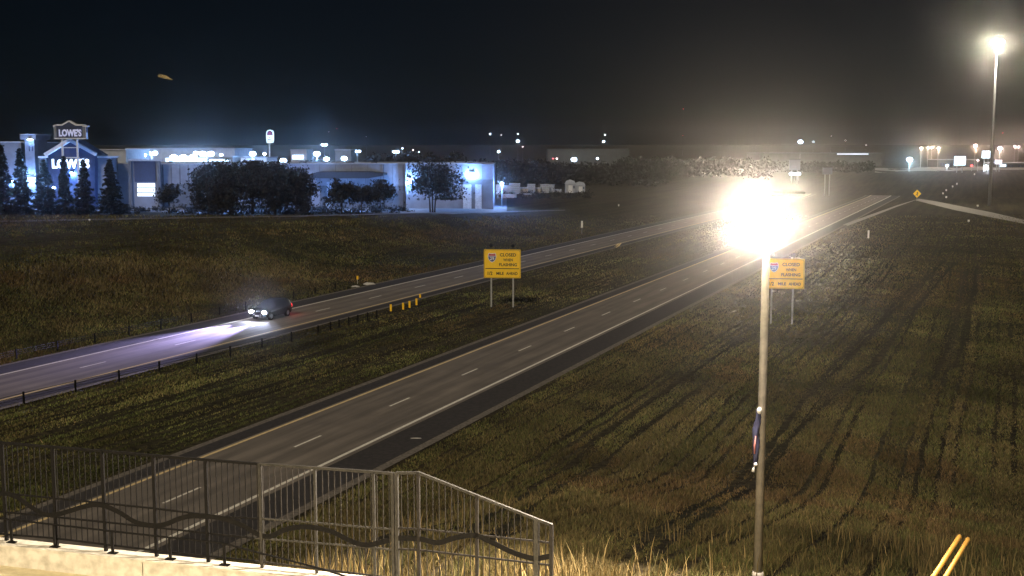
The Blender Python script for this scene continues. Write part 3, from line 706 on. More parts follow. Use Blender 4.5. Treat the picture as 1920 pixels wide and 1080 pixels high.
cab = loft([[(-.86, -1.05, 1.10), (.86, -1.05, 1.10), (.84, -.98, 1.14), (-.84, -.98, 1.14)], [(-.88, -.35, 1.10), (.88, -.35, 1.10), (.70, -.30, 1.70), (-.70, -.30, 1.70)],
            [(-.90, .9, 1.12), (.90, .9, 1.12), (.70, .9, 1.78), (-.70, .9, 1.78)], [(-.90, 1.9, 1.12), (.90, 1.9, 1.12), (.68, 1.75, 1.74), (-.68, 1.75, 1.74)], [(-.86, 2.28, 1.10), (.86, 2.28, 1.10), (.78, 2.20, 1.30), (-.78, 2.20, 1.30)]]).build('cabin', 'paint', car); bevel(cab, .03)
MB().add([(-.74, -1.02, 1.165), (.74, -1.02, 1.165), (.62, -.36, 1.68), (-.62, -.36, 1.68)], [(0, 1, 2, 3)]).build('windscreen', 'glass', car)
for s_ in (-1, 1):
    for y0, y1 in ((-.30, .42), (.52, 1.2), (1.28, 1.72)):
        MB().add([(s_ * .893, y0, 1.18), (s_ * .90, y1, 1.18), (s_ * .735, y1 - .02, 1.66), (s_ * .735, y0 + .05, 1.64)], [(0, 1, 2, 3)]).build('side_window', 'glass', car)
    MB().ball((s_ * 1.03, -.72, 1.16), .11, .07, .09).build('mirror', 'paint', car, True)
    for y0 in (-1.42, 1.42):
        w_ = MB().tube([(s_ * .74, y0, .36), (s_ * .97, y0, .36)], .36, 20).build('wheel', 'tyre', car)
        MB().tube([(s_ * .971, y0, .36), (s_ * .985, y0, .36)], .22, 12).build('rim', 'rim', w_)
    hd = MB().ball((s_ * .68, -2.26, .80), .27, .09, .17, 12, 8).build('headlight', 'head', car, True)
    MB().ball((s_ * .80, 2.30, .98), .12, .07, .20, 10, 8).build('tail_light', 'tail', car, True)
    lamp('headlight_beam', 'SPOT', (s_ * .68, -2.50, .80), 130000, (.50, .44, 1.0), car, .10, (s_ * .05 + .02, -1, -.013), 30, 1.0)
    lamp('headlight_spill', 'SPOT', (s_ * .68, -2.45, .82), 900, (.62, .70, 1.0), car, .10, (0, -1, -.06), 130, .7)
    MB().box(s_ * .968, s_ * .985, -.25, .05, .90, .93).build('door_handle', 'chrome', car)
MB().box(-.45, .45, -2.36, -2.30, .56, .80).build('grille', 'black', car)
MB().box(-.80, .80, -2.40, -2.24, .36, .52).build('bumper', 'black', car)
MB().box(-.22, .22, -2.43, -2.405, .42, .52).build('licence_plate', 'shwhite', car)
lamp('tail_glow', 'POINT', (.75, 2.60, .85), 30, (1, .10, .06), car, .1)

# ------------------------------------------------------------------ trees
def leaf_material(name, a, b):
    return mat(name, a, b, 1.2, .9, 0, 0, 4)
LM = [leaf_material('spruce_needles', (.012, .015, .012), (.006, .008, .006)), leaf_material('broad_leaves', (.016, .015, .011), (.008, .008, .006)),
      leaf_material('lit_broad_leaves', (.016, .020, .012), (.009, .011, .007))]  # last one: greener copy of the broad leaves with light put into the colour
def quads(C, size, name, parent, m, flat=0.0):
    n = len(C); a = rng.normal(0, 1, (n, 3)); a /= np.linalg.norm(a, axis=1)[:, None]; b = rng.normal(0, 1, (n, 3))
    if flat: a[:, 2] *= flat; b[:, 2] *= flat; a /= np.linalg.norm(a, axis=1)[:, None]
    b -= (a * b).sum(1)[:, None] * a; b /= np.linalg.norm(b, axis=1)[:, None] + 1e-9
    s_ = (size * rng.uniform(.5, 1.3, n))[:, None]; a = a * s_; b = b * s_ * .6
    V = np.stack([C - a, C + b * .8, C + a, C - b * .8], 1).reshape(-1, 3); Fq = np.arange(4 * n).reshape(n, 4)
    me = raw_mesh(name, V, Fq, 4); return link(name, me, parent, m)
def spruce(px, py_base, py_top, wpx, label, Y=None):
    p = gp(px, py_base) if Y is None else stand(px, Y); Y = p.y; H_ = at(px, py_top, Y).z - p.z; W_ = wpx / 2 * Y / F
    t = thing('spruce_tree', label, 'tree', p, 0, 'spruces in front of the store')
    MB().tube([(0, 0, 0), (0, 0, H_ * .5), (0, 0, H_ * .97)], [.22, .13, .03], 8).build('trunk', 'bark', t, True)
    C = []; mb = MB(); z = H_ * .06
    while z < H_ * .985:
        u = z / H_; rad = W_ * (1 - u) ** .85 * random.uniform(.78, 1.12) + .12
        for k in range(random.randint(9, 12)):
            a_ = random.uniform(0, 2 * PI); L_ = rad * random.uniform(.6, 1.08); dz = -L_ * random.uniform(.18, .38)
            for _ in range(int(9 + 20 * L_ / W_)):
                f_ = random.random() ** .6; sp = .22 * (1.15 - f_)
                C.append((math.cos(a_) * L_ * f_ + random.gauss(0, sp), math.sin(a_) * L_ * f_ + random.gauss(0, sp), z + dz * f_ + random.gauss(0, .10)))
        z += .34 + .012 * H_
    quads(np.array(C), .40, 'crown', t, LM[0], .5)
def broadleaf(px, py_base, py_top, wpx, label, m=1, trunks=1, crown0=.3, n=1500, group='broadleaf trees in front of the store', Y=None, leaf=.40):
    p = gp(px, py_base) if Y is None else stand(px, Y); Y = p.y; H_ = at(px, py_top, Y).z - p.z; W_ = wpx / 2 * Y / F
    t = thing('broadleaf_tree', label, 'tree', p, 0, group)
    tb = MB(); lb = MB(); clumps = []
    for k in range(trunks):
        ox = (k - (trunks - 1) / 2) * .5; top = Vector((ox * 3 + random.uniform(-.3, .3), random.uniform(-.3, .3), H_ * .62))
        pts = [Vector((ox, 0, 0)), Vector((ox * 1.4, 0, H_ * .3)), top]; tb.tube(pts, [.03 * H_ / (trunks ** .5), .022 * H_ / (trunks ** .5), .012 * H_], 8)
        for j in range(int(11 / trunks) + 2):
            s0 = pts[1].lerp(top, random.random()); a_ = random.uniform(0, 2 * PI); el = random.uniform(.1, 1.3); L_ = random.uniform(.5, 1.0)
            e_ = Vector((math.cos(a_) * math.cos(el) * W_ * L_, math.sin(a_) * math.cos(el) * W_ * L_, s0.z + math.sin(el) * (H_ - s0.z) * L_ * .9 - (.1 * H_ if el < .4 else 0)))
            lb.tube([s0, s0.lerp(e_, .55) + Vector((0, 0, .05 * H_)), e_], [.010 * H_, .006 * H_, .002 * H_], 5); clumps.append(e_); clumps.append(s0.lerp(e_, .65))
    for k in range(10 if crown0 > 0 else 26):
        a_ = random.uniform(0, 2 * PI); el = random.uniform(-.3 if crown0 > 0 else -1.2, 1.5); q_ = random.uniform(.4, .95)
        clumps.append(Vector((math.cos(a_) * math.cos(el) * W_ * q_, math.sin(a_) * math.cos(el) * W_ * q_, H_ * (crown0 + (1 - crown0) * .45) + math.sin(el) * H_ * (1 - crown0) * .5 * q_)))
    tb.build('trunk', 'bark', t, True); lb.build('limbs', 'bark', t, True)
    C = []
    for c_ in clumps:
        k_ = int(2.2 * n / len(clumps) * random.uniform(.5, 1.5)); s_ = W_ * random.uniform(.14, .27)
        C += [(c_.x + random.gauss(0, s_), c_.y + random.gauss(0, s_), min(H_, max(crown0 * H_ * .8, c_.z + random.gauss(0, s_ * .9)))) for _ in range(k_)]
    quads(np.array(C), leaf, 'crown', t, LM[m]); return t
for i, a in enumerate(((8, 402, 270, 62, 'tallest spruce, standing alone at the left edge of the photo'), (42, 402, 276, 60, 'dark spruce beside the leftmost one, in front of the pale tower'),
                       (86, 402, 298, 66, 'spruce left of the tall sign posts in front of the lit storefront'), (124, 402, 294, 46, 'narrow spruce directly below the tall store sign'),
                       (160, 402, 300, 52, 'narrow spruce just right of the tall store sign posts'), (209, 402, 297, 68, 'broad dense spruce at the right end of the spruce row'))):
    spruce(*a)
bl = [(318, 401, 345, 50, 'small sprawling tree below the dark panel bay of the store', 1, 1, .25, 500), (392, 402, 304, 74, 'leafy tree at the left end of the dark clump before the store', 1, 1, .0, 2800),
      (432, 403, 299, 92, 'tall leafy tree, second from the left in the dark clump', 1, 1, .0, 3600), (474, 402, 302, 92, 'leafy tree in the middle of the dark clump, below the bright star-like lamp', 1, 1, .0, 3600),
      (516, 403, 304, 92, 'leafy tree below the arched sign in the dark clump', 1, 1, .0, 3600), (556, 402, 303, 80, 'leafy tree at the right end of the dark clump, beside the black canopy', 1, 1, .0, 3200),
      (641, 401, 334, 56, 'low leafy tree in front of the black canopy', 1, 1, .1, 1300), (678, 400, 344, 40, 'low bushy tree right of the black canopy front', 1, 1, .1, 800),
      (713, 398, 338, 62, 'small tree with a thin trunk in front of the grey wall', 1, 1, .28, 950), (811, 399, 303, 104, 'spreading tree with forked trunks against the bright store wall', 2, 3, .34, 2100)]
for a in bl: broadleaf(*a)

# ------------------------------------------------------------------ the big store
SY = 290.0
g0 = 3.5
def local_box(org, x0, x1, yt, yb, Yf, dep, inset=0.0):
    a, b = at(x0, yt, Yf), at(x1, yb, Yf)
    return MB().box(a.x - org.x, b.x - org.x, Yf - org.y, Yf + dep - org.y, b.z - org.z, a.z - org.z)
org = Vector((at(540, 330, SY).x, SY, g0))
store = thing('hardware_store', 'long pale big-box store with a gabled lit entrance behind the trees', 'building', org)
GB = 394                                           # just below the ground line
def sb(name, x0, x1, yt, yb, m, Yf=SY, dep=40, par_=None): return local_box(org, x0, x1, yt, yb, Yf, dep).build(name, m, par_ or store)
w1 = sb('wall', 186, 760, 308, GB, 'wall'); sb('coping', 185.5, 760.5, 306.6, 307.9, 'cap', SY - .25, 40.4, w1)
w2 = sb('wall', 760.4, 925, 308.6, GB, 'wall', SY - 3.0, 40); sb('coping', 760, 877, 305.6, 308.5, 'cap', SY - 3.2, 40, w2); sb('coping', 877.2, 904, 306.8, 308.5, 'cap', SY - 3.2, 40, w2); sb('coping', 904.2, 925.5, 308.0, 308.55, 'cap', SY - 3.2, 40, w2)
sb('wainscot', 300, 372, 345, GB, 'wall2', SY - .18, .17); sb('wainscot', 600, 759, 348, GB, 'wall2', SY - .18, .17); sb('wainscot', 868, 925, 336.5, GB, 'wall2', SY - 3.2, .19)
for x_ in (306, 719.5): sb('downspout', x_ - .9, x_ + .9, 308.5, GB, 'dark', SY - .45, .25)
sb('corner_seam', 755.5, 757, 310, GB, 'dark', SY - .35, .2)
for k, x_ in enumerate((322, 338, 354, 372, 400, 430, 460, 490, 520, 550, 600, 630, 660, 690, 736)): sb('wall_joint', x_ - .35, x_ + .35, 308.6, GB, 'wall2', SY - .06, .05, w1)
for x_ in (790, 820, 850, 866, 905): sb('wall_joint', x_ - .35, x_ + .35, 309.5, GB, 'wall2', SY - 3.06, .05, w2)
sb('dock_door', 868, 884, 346, GB, 'wrap', SY - 3.35, .14, w2); sb('dock_door', 891, 903, 346, GB, 'wrap', SY - 3.35, .14, w2)
for x_, w_ in ((318, 9), (402, 12), (566, 10), (655, 13), (700, 8), (830, 12)):
    ru = sb('rooftop_unit', x_ - w_ / 2, x_ + w_ / 2, 303.4, 306.2, 'wall2', SY + 12, 3); sb('unit_vent', x_ - w_ / 4, x_ + w_ / 4, 302.4, 303.3, 'dark', SY + 12.4, 2, ru)
# dark panel bay with pilasters and a lit door
by = sb('panel_bay', 240, 299, 300.5, GB, 'wall', SY - 2.2, 2.0)
sb('dark_panel', 251, 292.5, 302.5, 341, 'navy', SY - 2.4, .19, by)
for x0, x1 in ((241, 249), (294, 303)): sb('pilaster', x0, x1, 303, GB, 'wall2', SY - 2.9, .69, by)
sb('header', 239, 304, 298.5, 302, 'cap', SY - 2.95, 1.0, by)
for k, (y0, y1) in enumerate(((343.5, 350.6), (352, 360.6), (362.4, 368))): sb('door_panel', 257.5, 290.5, y0, y1, 'door', SY - 2.35, .12, by)
# gabled entrance
ga = SY - 9.0
def pt(px, py, Y_): q = at(px, py, Y_); return (q.x - org.x, q.z - org.z)
ge = MB().prism([pt(90, 292, ga), pt(132.5, 262.5, ga), pt(178, 290, ga), pt(178, GB + 4, ga), pt(90, GB + 4, ga)], ga - org.y, SY - org.y).build('entrance_gable', 'navy', store)
for a, b in (((86.5, 290.5), (132.6, 262.3)), ((132.4, 262.3), (181.5, 289.5))):
    u0, u1 = pt(*a, ga), pt(*b, ga); MB().bar((u0[0], ga - org.y - .5, u0[1]), (u1[0], ga - org.y - .5, u1[1]), 1.2, .75).build('gable_trim', 'white', ge)
for x0, x1 in ((72, 91), (177, 206)): sb('entrance_wing', x0, x1, 296, GB + 2, 'wall', ga + 2, 7, ge); sb('wing_coping', x0 - 1, x1 - .3, 293, 295.8, 'white', ga + 1.6, 7, ge)
def word(s_, x0, x1, y0, y1, Y_, m, par_, name='lettering', bold=.05, o_=None):
    a, b = at(x0, y0, Y_), at(x1, y1, Y_); o_ = o_ or org
    me = text_mesh(s_, 1.0, bold, .06); X_ = [v.co.x for v in me.vertices]; Z_ = [v.co.z for v in me.vertices]
    me.transform(Matrix.Translation((-min(X_), 0, -min(Z_)))); me.transform(Matrix.Diagonal(((b.x - a.x) / (max(X_) - min(X_)), 1, (a.z - b.z) / (max(Z_) - min(Z_)), 1)))
    o = link(name, me, par_, M[m]); o.location = (a.x - o_.x, Y_ - o_.y, b.z - o_.z); return o
word("LOWE'S", 97, 168, 297.5, 316, ga - .2, 'litlet', ge)
sb('shopfront_glass', 100, 168, 338, GB, 'navy', ga - .12, .1, ge)
# tower and wall at the left end
tw = sb('tower', 46, 70, 262, GB + 2, 'wall', SY - 8, 8); sb('tower_cap', 37, 67, 252.5, 261.8, 'wall', SY - 8.3, 9, tw); sb('tower_coping', 36, 68.5, 251.5, 252.4, 'white', SY - 8.6, 9.6, tw)
sb('tower_slot', 54, 56, 274, 283, 'navy', SY - 8.1, .08, tw); sb('tower_slot', 60, 62, 274, 283, 'navy', SY - 8.1, .08, tw)
wl = sb('wall', -160, 45.8, 267, GB + 2, 'wall', SY - 6.5, 40); sb('coping', -160, 45.6, 265.6, 266.9, 'white', SY - 6.8, 40, wl)
# canopy over the side yard
cn = MB().prism([pt(579, 327.5, SY - 8), pt(594, 322.5, SY - 8), pt(690, 322, SY - 8), pt(719, 325.5, SY - 8), pt(719, 329.5, SY - 8), pt(690, 334.5, SY - 8), pt(579, 334.5, SY - 8)], SY - 8 - org.y, SY - .02 - org.y).build('canopy', 'dark', store)
for x_ in (584, 618, 652, 686, 714): sb('canopy_post', x_ - .8, x_ + .8, 331, GB + 2, 'wall2', SY - 7.6, .25, cn)
sb('lit_doorway', 612.5, 624, 341, 376, 'shopw', SY - .3, .1)
def wall_light(px, py, Y_, power, label, r=.42):
    q_ = at(px, py, Y_); t = thing('wall_light', label, 'wall light', q_, 0, 'store wall lights')
    MB().box(-.32, .32, -.30, 0.05, .10, .32).build('housing', 'dark', t)
    MB().ball((0, -.22, .0), r, .16, .20, 12, 8).build('lens', 'lensb', t, True)
    lamp('wall_glow', 'POINT', (0, -.75, -.35), power, (.20, .42, 1.0), t, .18); return t
wall_light(766, 335, SY - 3.05, 7000, 'glaring wall light on the store wall left of the forked tree')
wall_light(885, 325, SY - 3.25, 7000, 'glaring wall light near the right end of the store')
wall_light(57, 262, SY - 8.4, 500, 'bright lamp high on the pale tower at the left', .75)
wall_light(60, 334, SY - 8.2, 6000, 'glaring wall light low on the tower behind the left spruces', .9)
wall_light(135, 324, ga - .15, 4000, 'wall light under the lit lettering of the gabled entrance', .4)
# paved apron around the store
nx_, ny_ = 60, 30; mb = MB(); vs = []; fs = []
for j in range(ny_ + 1):
    for i in range(nx_ + 1):
        Y_ = 268 + (400 - 268) * j / ny_ + 3 * math.sin(i * .3) * (1 - j / ny_); px_ = -240 + (850 + 100 * min(1, j / 4) + 240) * i / nx_
        x_ = at(px_, 390, Y_).x; vs.append((x_, Y_, gz(x_, Y_) + .09))
for j in range(ny_):
    for i in range(nx_): a = j * (nx_ + 1) + i; fs.append((a, a + 1, a + nx_ + 2, a + nx_ + 1))
struct(mb.add(vs, fs).build('store_parking_lot', 'lot'))
# pylon sign
PY = 276.0; pb = stand(133, PY)
py_ = thing('pylon_sign', 'tall two-post store sign with a peaked top above the entrance gable', 'sign', pb)
def pp(px, py, Y_=PY): q = at(px, py, Y_); return (q.x - pb.x, q.z - pb.z)
def pbx(name, x0, x1, y0, y1, m, d0=-.4, d1=.4, par_=None):
    a, b = pp(x0, y0), pp(x1, y1); return MB().box(a[0], b[0], d0, d1, b[1], a[1]).build(name, m, par_ or py_)
for x_ in (119.5, 147.5): pbx('post', x_ - 1.4, x_ + 1.4, 260, 398, 'white', -.17, .17)
pbx('cross_bar', 118, 149, 276, 277.6, 'white', -.14, .14); pbx('cross_bar', 118, 149, 294.5, 296.5, 'white', -.14, .14)
cabn = MB().prism([pp(103, 260), pp(103, 236), pp(119, 235), pp(131, 228), pp(144, 235), pp(163, 236), pp(163, 260)], -.5, .5).build('cabinet', 'navy', py_)
for a, b in (((101, 237), (107, 234.5)), ((106, 234.5), (118, 234.5)), ((117.5, 234.8), (131, 227)), ((130.7, 227), (144.5, 234.8)), ((144, 234.5), (160, 234.5)), ((156, 236), (166, 237))):
    u0, u1 = pp(*a), pp(*b); MB().bar((u0[0], 0, u0[1]), (u1[0], 0, u1[1]), 1.3, .32).build('roof_trim', 'white', cabn)
for x0, x1, y0, y1 in ((102.5, 103.8, 237, 260.5), (161.8, 163.5, 237, 260.5), (102.5, 163.5, 258.6, 260.6)): pbx('frame', x0, x1, y0, y1, 'white', -.6, .6, cabn)
pbx('frame', 102.5, 108, 237, 258, 'wall', -.56, -.51, cabn); pbx('frame', 156, 162, 237, 258, 'wall', -.56, -.51, cabn)
word("LOWE'S", 110, 153, 242, 256, PY - .62, 'litdim', cabn, bold=.045, o_=pb)
# arched restaurant sign
TY = 470.0; tb_ = stand(506.5, TY); ts = thing('arched_sign', 'arched white restaurant sign with a purple bell on a tall pole', 'sign', tb_)
def tp_(px, py): q = at(px, py, TY); return (q.x - tb_.x, q.z - tb_.z)
a, b = tp_(499.5, 243.5), tp_(513.5, 264)
MB().box(-.25, .25, -.2, .2, 0, b[1]).build('pole', 'white', ts)
w_ = (b[0] - a[0]) / 2; cx = (a[0] + b[0]) / 2; zt = a[1] - w_
face = MB().prism([(cx - w_, b[1]), (cx + w_, b[1])] + [(cx + w_ * math.cos(k * PI / 12), zt + w_ * math.sin(k * PI / 12)) for k in range(13)], -.4, .4).build('cabinet', 'litsign_and_facade', ts)
MB().prism([(cx - w_ * .8, zt - .5 * w_), (cx + w_ * .8, zt - .5 * w_)] + [(cx + w_ * .78 * math.cos(k * PI / 12), zt + w_ * .78 * math.sin(k * PI / 12)) for k in range(13)], -.5, -.42).build('print_field', 'purple', face)
bell = MB().prism([(cx - .62 * w_, zt - .25 * w_), (cx + .55 * w_, zt - .4 * w_), (cx + .40 * w_, zt - .1 * w_), (cx + .32 * w_, zt + .35 * w_), (cx + .05 * w_, zt + .55 * w_), (cx - .25 * w_, zt + .4 * w_), (cx - .38 * w_, zt + .02 * w_)], -.56, -.51).build('bell_emblem', 'pink', face)
for s_, y0, y1 in (('TACO', 256.0, 259.0), ('BELL', 260.0, 263.0)):
    word(s_, 501.5, 511.8, y0, y1, TY - .45, 'purple', face, bold=.04, o_=tb_)
a2, b2 = tp_(500, 265.2), tp_(513, 267.5); MB().box(a2[0], b2[0], -.3, .3, b2[1], a2[1]).build('lower_panel', 'litsign_and_facade', ts)

# ------------------------------------------------------------------ yard goods right of the store
def lumber(px, py, w, h, d, label, m='board', bands=3):
    p = gp(px, py); t = thing('lumber_stack', label, 'lumber stack', p, random.uniform(-.15, .15), 'goods in the store yard')
    n = max(2, int(h / .55)); lh = h / n
    for k in range(n):
        o = MB().box(-w / 2 + random.uniform(-.08, .08), w / 2 + random.uniform(-.08, .08), -d / 2, d / 2, k * lh + .1, (k + 1) * lh - .03).build('bundle', m if random.random() < .7 else 'wrap', t)
        for s_ in (-.3, .3): MB().box(s_ * w - .06, s_ * w + .06, -d / 2, d / 2, k * lh, k * lh + .1).build('runner', 'wood', o)
def shed(px0, px1, py_t, py_b, label):
    p = gp((px0 + px1) / 2, py_b); k = p.y / F; w = (px1 - px0) * k; h = (py_b - py_t) * k * .96
    t = thing('storage_shed', label, 'shed', p, random.uniform(-.1, .1), 'sheds in the store yard')
    wl_ = MB().box(-w / 2, w / 2, 0, 3, 0, h * .68).build('wall', 'shopw', t)
    MB().prism([(-w / 2 - .15, h * .68), (-w / 2 + w * .12, h * .9), (0, h), (w / 2 - w * .12, h * .9), (w / 2 + .15, h * .68)], -.2, 3.2).build('roof', 'wrap', t)
    MB().box(-w * .2, w * .2, -.06, -.005, .1, h * .58).build('door', 'white', wl_); MB().box(w * .27, w * .42, -.05, -.005, h * .35, h * .55).build('window', 'navy', wl_)
for i, (x_, y_, w_, h_, m_) in enumerate(((879, 372, 3.4, 1.2, 'wood'), (898, 371, 3.0, 2.2, 'board'), (933, 366, 3.6, 3.4, 'wrap'), (948, 365, 3.4, 3.0, 'wrap'), (965, 364, 3.6, 3.6, 'wrap'), (982, 363.5, 3.0, 2.2, 'board'),
                                          (996, 363, 2.6, 3.2, 'wrap'), (1008, 362.5, 2.4, 2.0, 'board'), (1021, 362, 2.8, 3.0, 'wrap'), (1034, 361.5, 2.0, 2.8, 'wrap'), (1046, 361, 2.6, 1.2, 'board'), (955, 371, 4.2, 1.1, 'board'), (988, 369, 3.0, 1.0, 'wood'), (770, 379, 4.0, 1.5, 'wood'), (855, 374, 3.4, 1.6, 'board'))):
    lumber(x_, y_, w_, h_, 2.2, ['low pallet stack at the foot of the store wall, right of the forked tree', 'tall stack near the right corner of the store wall', 'wrapped stack just outside the right end of the store', 'wrapped stack, second out from the store end',
            'tall wrapped stack, third out from the store end', 'timber stack, fourth out from the store end', 'tall wrapped stack in the middle of the yard', 'short timber stack in the middle of the yard', 'wrapped stack left of the thin gap in the yard',
            'narrow wrapped stack nearest the sheds', 'low timber stack just left of the sheds', 'low wide timber stack in front of the yard row', 'low pallet stack in front of the yard row, farther right', 'pallet stack under the left wall light', 'timber stack behind the forked tree trunk'][i], m_)
shed(1060, 1079, 336, 362, 'pale garden shed with a rounded roof in the yard, the left of two')
shed(1080, 1097, 340, 362, 'pale garden shed in the yard, the right of two')
p_ = gp(907, 371); fk = thing('forklift', 'red forklift parked by the right end of the store', 'forklift', p_, .4)
MB().box(-1.0, 1.0, -.6, .6, .35, 1.1).build('body', 'redp', fk); MB().box(-.9, -.2, -.55, .55, 1.1, 1.4).build('counterweight', 'redp', fk)
for s_ in (-.55, .55):
    MB().bar((.75, s_, 1.1), (.6, s_, 2.4), .08, .08).build('cab_post', 'black', fk); MB().bar((-.7, s_, 1.4), (-.55, s_, 2.4), .08, .08).build('cab_post', 'black', fk); MB().bar((1.15, s_ * .6, .1), (1.15, s_ * .6, 3.3), .12, .12).build('mast', 'black', fk)
    for x_ in (-.65, .7): MB().tube([(x_, s_ - .1, .32), (x_, s_ + .12, .32)], .32, 12).build('wheel', 'tyre', fk)
MB().box(-.75, .8, -.6, .6, 2.4, 2.48).build('roof_guard', 'black', fk)

# ------------------------------------------------------------------ town behind
def block(name, x0, x1, yt, Y_, dep, m, label, cat='building', fascia=None, wins=0, lit=None, glow=None):
    a, b = at(x0, yt, Y_), at(x1, yt, Y_); base = min(gz(a.x, Y_), gz(b.x, Y_)) - .3
    o_ = Vector(((a.x + b.x) / 2, Y_, base)); w = (b.x - a.x) / 2; h = a.z - base
    t = thing(name, label, cat, o_)
    wl_ = MB().box(-w, w, 0, dep, 0, h).build('wall', m, t); MB().box(-w - .3, w + .3, -.35, dep, h, h + .45).build('roof_edge', fascia or 'cap', t)
    for k in range(wins):
        cx = -w + (k + .5) * 2 * w / wins; f = MB().box(cx - w / wins * .55, cx + w / wins * .55, -.12, -.01, h * .28, h * .62).build('window', 'navy', wl_); MB().box(cx - .06, cx + .06, -.16, -.125, h * .28, h * .62).build('mullion', 'cap', f)
    if lit:
        for (u0, u1, v0, v1) in lit: MB().box(-w + 2 * w * u0, -w + 2 * w * u1, -.22, -.02, h * v0, h * v1).build('lit_panel', 'litsign_and_facade', wl_)  # some of these glowing panels stand for lit facade and roof-edge strips
    return t
block('shop_building', 168, 236, 282, 380, 25, 'shopw', 'pale low shop building behind the gabled entrance roof', lit=[(.1, .3, .5, .6)])
block('shop_building', 237, 440, 279.5, 440, 30, 'shopw', 'long shop row with bright signs above the store roof', wins=8, lit=[(.05, .12, .6, .75), (.36, .74, .56, .78), (.02, .3, .38, .5)])
block('shop_building', 392, 436, 295, 400, 12, 'lot', 'small low shop in front of the long shop row', lit=[(.0, .9, .72, .95)])
block('shop_building', 441, 500, 296.5, 420, 18, 'white', 'low white shop left of the arched sign', lit=[(.05, .85, .55, .8)])
block('shop_building', 545, 575, 282, 520, 15, 'shopw', 'pale shop right of the arched sign', wins=3, lit=[(.1, .8, .7, .85)])
block('shop_building', 628, 658, 282, 480, 14, 'wall', 'grey shop building left of the far trees', wins=2, lit=[(.4, .9, .35, .55)])
block('warehouse', 1027, 1180, 280, 900, 40, 'pale', 'long pale warehouse beyond the trees right of the store', fascia='pale')
block('warehouse', 1430, 1655, 287.5, 900, 60, 'pale', 'long low warehouse roof line right of the street lamp glare', fascia='wall', lit=[(.62, .88, .90, .99)])
block('billboard_shop', 1760, 1830, 300, 800, 20, 'pale', 'low shop behind the bright sign boxes near the mast', wins=5)
block('billboard_shop', 1868, 1960, 306, 780, 20, 'pale', 'low shop at the right edge near the mast', wins=5, lit=[(.05, .2, .3, .8)])
def lit_box(px0, px1, y0, y1, Y_, label, m='litsign_and_facade', yb=None):
    a, b = at(px0, y0, Y_), at(px1, y1, Y_); base = gz((a.x + b.x) / 2, Y_); o_ = Vector(((a.x + b.x) / 2, Y_, base))
    t = thing('lit_panel', label, 'sign', o_); w = (b.x - a.x) / 2
    MB().box(-w, w, -.5, .5, b.z - base, a.z - base).build('cabinet', m, t)
    MB().box(-w - .12, w + .12, -.4, .4, a.z - base, a.z - base + .2).build('frame', 'dark', t)
    for s_ in (-.5, .5): MB().box(s_ * w - .18, s_ * w + .18, -.2, .2, 0, b.z - base).build('post', 'steel', t)
lit_box(1790, 1809.5, 293, 310, 620, 'bright bluish white sign box left of the mast')
lit_box(1842, 1857, 283, 296.5, 640, 'bright bluish white sign box just left of the mast')
lit_box(1866, 1878, 299.5, 308, 640, 'small lit sign box just right of the mast', 'litdim')
lit_box(1480, 1500, 299, 319, 520, 'dim billboard with three small lamps right of the lamp glare', 'wall')
lit_box(1543, 1560, 314, 327, 460, 'dim square sign board right of the lamp glare', 'wall')
for k in range(3):
    q_ = at(1483 + 7.5 * k, 326, 518); t = thing('billboard_lamp', ['left', 'middle', 'right'][k] + ' lamp of the three under the dim billboard', 'lamp', q_, 0, 'billboard lamps'); MB().ball((0, 0, 0), .75, .5, .55).build('lens', 'lensb', t, True); MB().bar((0, .2, -.3), (0, .2, -3), .12, .12).build('stem', 'steel', t)
def area_lamp(px, py, Y_, r, m, label, group, power=0, col=(.62, .8, 1), heads=1, real=True):
    p = stand(px, Y_); q_ = at(px, py, Y_); h = q_.z - p.z
    t = thing('area_light', label, 'lamp post', p, 0, group)
    if h > .6: MB().tube([(0, 0, 0), (0, 0, h)], [.16, .10], 6).build('pole', 'steel', t)
    for k in range(heads):
        dx = 0 if heads == 1 else (k - (heads - 1) / 2) * r * 2.2
        hd = MB().ball((dx, -.1, h - r * .2), r, r * .8, r * .7, 10, 7).build('lamp_head', m, t, True)
        MB().box(dx - r * .7, dx + r * .7, -.3, .5, h + r * .42, h + r * .6).build('hood', 'dark', hd)
    if power: lamp('area_glow', 'POINT', (0, -r * 1.4, h - r * 1.2), power, col, t, r)
g_ = 'parking lot lamps behind the store'
for i, (x_, y_, Y_, r_, pw, n_, lb_) in enumerate(((266, 290, 400, .8, 9000, 2, 'bright lot lamp above the dark panel bay of the store'), (286, 286, 415, .9, 9000, 2, 'twin lot lamp between the panel bay and the long shop row'),
        (345, 294, 405, 1.3, 14000, 3, 'largest cluster of lot lamps above the store roof'), (369, 286, 410, .8, 6000, 1, 'lot lamp just left of the brightest pair'), (389, 287, 405, 1.1, 12000, 2, 'bright lot lamp above the left end of the dark tree clump'),
        (416, 290, 410, .6, 3000, 1, 'small lot lamp above the dark tree clump'), (475, 287, 400, 1.0, 12000, 1, 'star-like lot lamp left of the arched sign'), (497, 288, 460, .6, 2000, 1, 'small lot lamp directly left of the arched sign pole'),
        (532, 300, 400, 1.0, 5000, 1, 'greenish low lot lamp right of the arched sign'), (595, 287, 400, 1.0, 12000, 1, 'star-like lot lamp above the black canopy'), (609, 271, 480, .55, 1500, 2, 'high lot lamp right of the star-like lamp above the canopy'),
        (613, 297, 420, .9, 5000, 1, 'low lot lamp right of the star-like lamp above the canopy'), (646, 296, 440, 1.0, 5000, 1, 'lot lamp in front of the grey shop building'), (671, 283, 500, .6, 1500, 2, 'small lot lamp between the grey shop and the far trees'),
        (743, 284, 560, .7, 1500, 2, 'double lamp above the plain store wall'))):
    area_lamp(x_, y_, Y_, r_ * 1.15, 'lensb', lb_, g_, pw * .7, (.24, .48, 1), n_)
